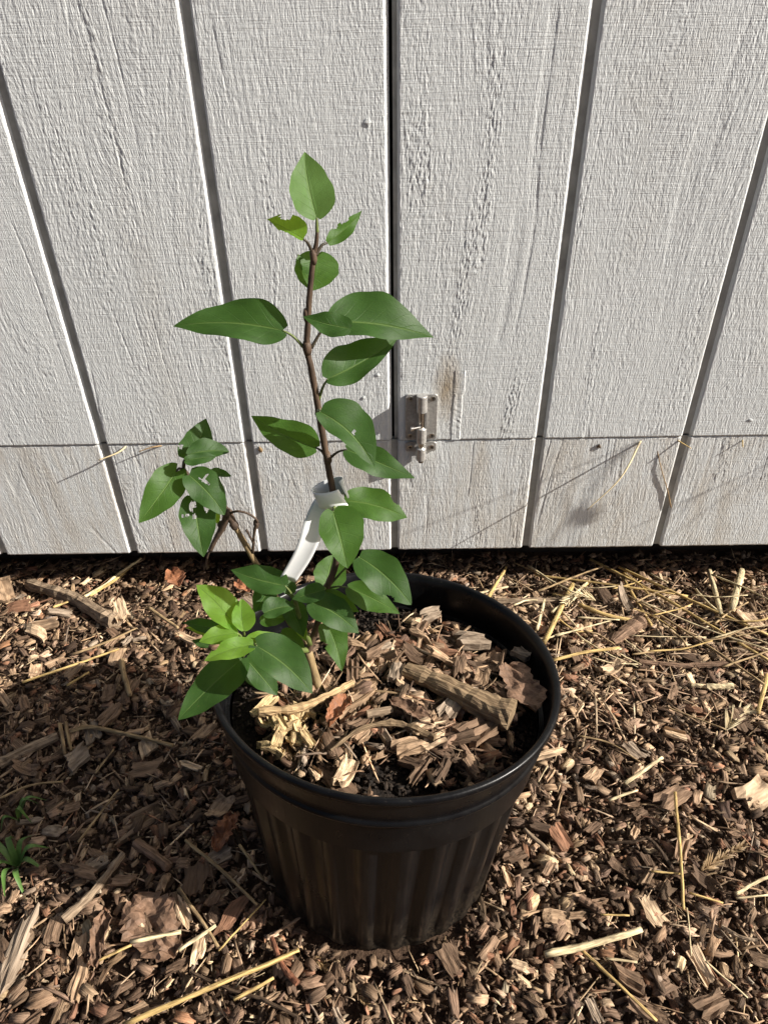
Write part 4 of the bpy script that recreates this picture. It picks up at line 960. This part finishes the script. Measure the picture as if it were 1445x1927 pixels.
ptube('branch', [sy(580, 1224, -.002), sy(540, 1220, -.018), sy(500, 1212, -.032), sy(462, 1206, -.040), sy(450, 1200, -.042)], [.0028, .0022, .0018, .0012], PETIOLE, n=5)
ptube('branch', [sy(584, 1212, -.002), sy(566, 1170, -.006), sy(555, 1130, -.010), sy(552, 1120, -.010)], [.0026, .0020, .0012], PETIOLE, n=5)
# bare arched branch on the left with its own leaves
ptube('branch', [sy(578, 1222, .004), sy(545, 1170, .006), sy(505, 1100, .006), sy(481, 1059, .005), sy(458, 1018, .004), sy(441, 988, .004)], [.0032, .0028, .0024, .0022], BARK_T)
ptube('branch', [sy(443, 992, .004), sy(429, 967, .004), sy(405, 944, .008), sy(374, 916, .008), sy(354, 894, .006), sy(344, 882, .004)], [.0026, .0036, .0022, .0018, .0018], ROOT)
ptube('branch', [sy(430, 964, .003), sy(420, 990, .002), sy(406, 1015, 0), sy(396, 1036, -.002)], [.0030, .0028, .0020, .0018], ROOT)
ptube('twig', [sy(396, 1034, -.002), sy(391, 1046, -.002), sy(388, 1062, -.002), sy(384, 1072, -.002)], [.0010, .0005], ROOT, n=4)
ptube('twig', [sy(432, 966, .002), sy(448, 962, 0), sy(468, 967, 0), sy(483, 978, 0), sy(484, 986, 0)], [.0010, .0008], ROOT, n=5)
ptube('twig', [sy(484, 984, 0), sy(479, 1000, 0), sy(477, 1022, .002), sy(476, 1040, .004)], [.0017, .0010, .0012], ROOT, n=5)
ptube('twig', [sy(464, 997, 0), sy(470, 1008, 0), sy(477, 1022, .001)], [.0010, .0008], ROOT, n=4)
for px, py, r in [(428, 966, .0042), (418, 990, .0036), (441, 988, .0036), (482, 986, .0022)]:
    c = sy(px, py, .003); v, f = tube_mesh([c + [0, 0, -.004], c + [0, 0, -.001], c + [0, 0, .001], c + [0, 0, .004]], [r * .6, r, r, r * .6], 7, True, .35); mesh_obj('node', v, f, ROOT, plant, True)
leaf((349, 864), (388, 786), 30, 30, .004, .35, .1, D, -8, .08, .05, cord=.06, pet=(345, 882), pk=(.45, .65), pd=True, bites=[(.22, -.80, (.05, .16))])
leaf((354, 856), (433, 848), 22, 15, -.004, .6, .2, D, 4, .25, .1, pet=(346, 880), pk=(.5, .45), pd=True)
leaf((349, 866), (408, 856), 9, 14, -.010, .7, .1, D, 0, .2, .1, pk=(.4, .5))
leaf((332, 888), (262, 982), 34, 34, -.004, .45, .2, Mi, 2, .12, .1, cord=.13, pet=(344, 884), pk=(.42, .66), pd=True)
leaf((356, 894), (424, 966), 34, 29, -.008, .5, .12, D, 4, .12, .12, cord=.08, pk=(.42, .5), bites=[(.22, -.25, (.06, .06)), (.26, -.45, (.02, .28)), (.32, -.32, (.08, .07))])
leaf((366, 934), (384, 1046), 37, 33, -.010, .45, .12, D, -2, .15, .1, cord=.05, pk=(.42, .62), pet=(358, 900, 0), pd=True, bites=[(.16, .25, (.09, .14)), (.30, .50, (.03, .1)), (.33, .12, (.045, .11)), (.24, -.55, (.06, .11)), (.13, .05, (.06, .1)), (.31, .75, (.03, .1))])
leaf((398, 887), (437, 895), 9, 8, .012, .6, .1, D)
leaf((400, 955), (413, 988), 9, 9, .010, .3, .3, Yg)

# white strip tag tied round the stem
tagr = empty('plant_tag', sy(622, 930, -.01), 'white plastic strip tag tied round the stem', 'plant tag')
def ribbon(P, wdir, wd, curl=0.0):
    V = []; n = len(P)
    for i, p in enumerate(P):
        t = i / (n - 1); w_ = nrm(wdir[i])
        T = nrm(np.gradient(P, axis=0)[i]); nn = nrm(np.cross(T, w_))
        for s in np.linspace(-1, 1, 7): V.append(p + w_ * s * wd / 2 + nn * curl * (s * s) * wd)
    return np.array(V), [(i * 7 + k, i * 7 + k + 1, (i + 1) * 7 + k + 1, (i + 1) * 7 + k) for i in range(n - 1) for k in range(6)]
def solid(o, t=.0004):
    md = o.modifiers.new('thick', 'SOLIDIFY'); md.thickness = t; return o
c = sy(623, 930); axd = nrm(sy(612, 905) - sy(632, 957)); s1 = nrm(np.cross(axd, [0, 1, 0])); s2 = nrm(np.cross(axd, s1)); P = []; wdirs = []
for k in range(22):
    a = 2 * math.pi * k / 21 * .97 + 2.6; rx, ry = .0122, .0058
    P.append(c + s1 * rx * math.cos(a) + s2 * ry * math.sin(a) + axd * .003 * math.sin(a * .5)); wdirs.append(axd + .25 * s1 * math.sin(a))
solid(mesh_obj('loop', *ribbon(np.array(P), wdirs, .0165), TAGM, tagr, True))
pts = [sy(622, 938, .008), sy(608, 952, .004), sy(592, 985, .000), sy(582, 1015, -.003), sy(567, 1048, -.003), sy(541, 1090, -.001)]
P = smooth_path(pts, 6); T = np.gradient(P, axis=0)
wd = [nrm(CR * .90 - CU * .42 + CF * (-.25 + 1.15 * t)) for t in np.linspace(0, 1, len(P))]
solid(mesh_obj('tail', *ribbon(P, wd, .0165, .06), TAGM, tagr, True))
bpy.context.view_layer.update()
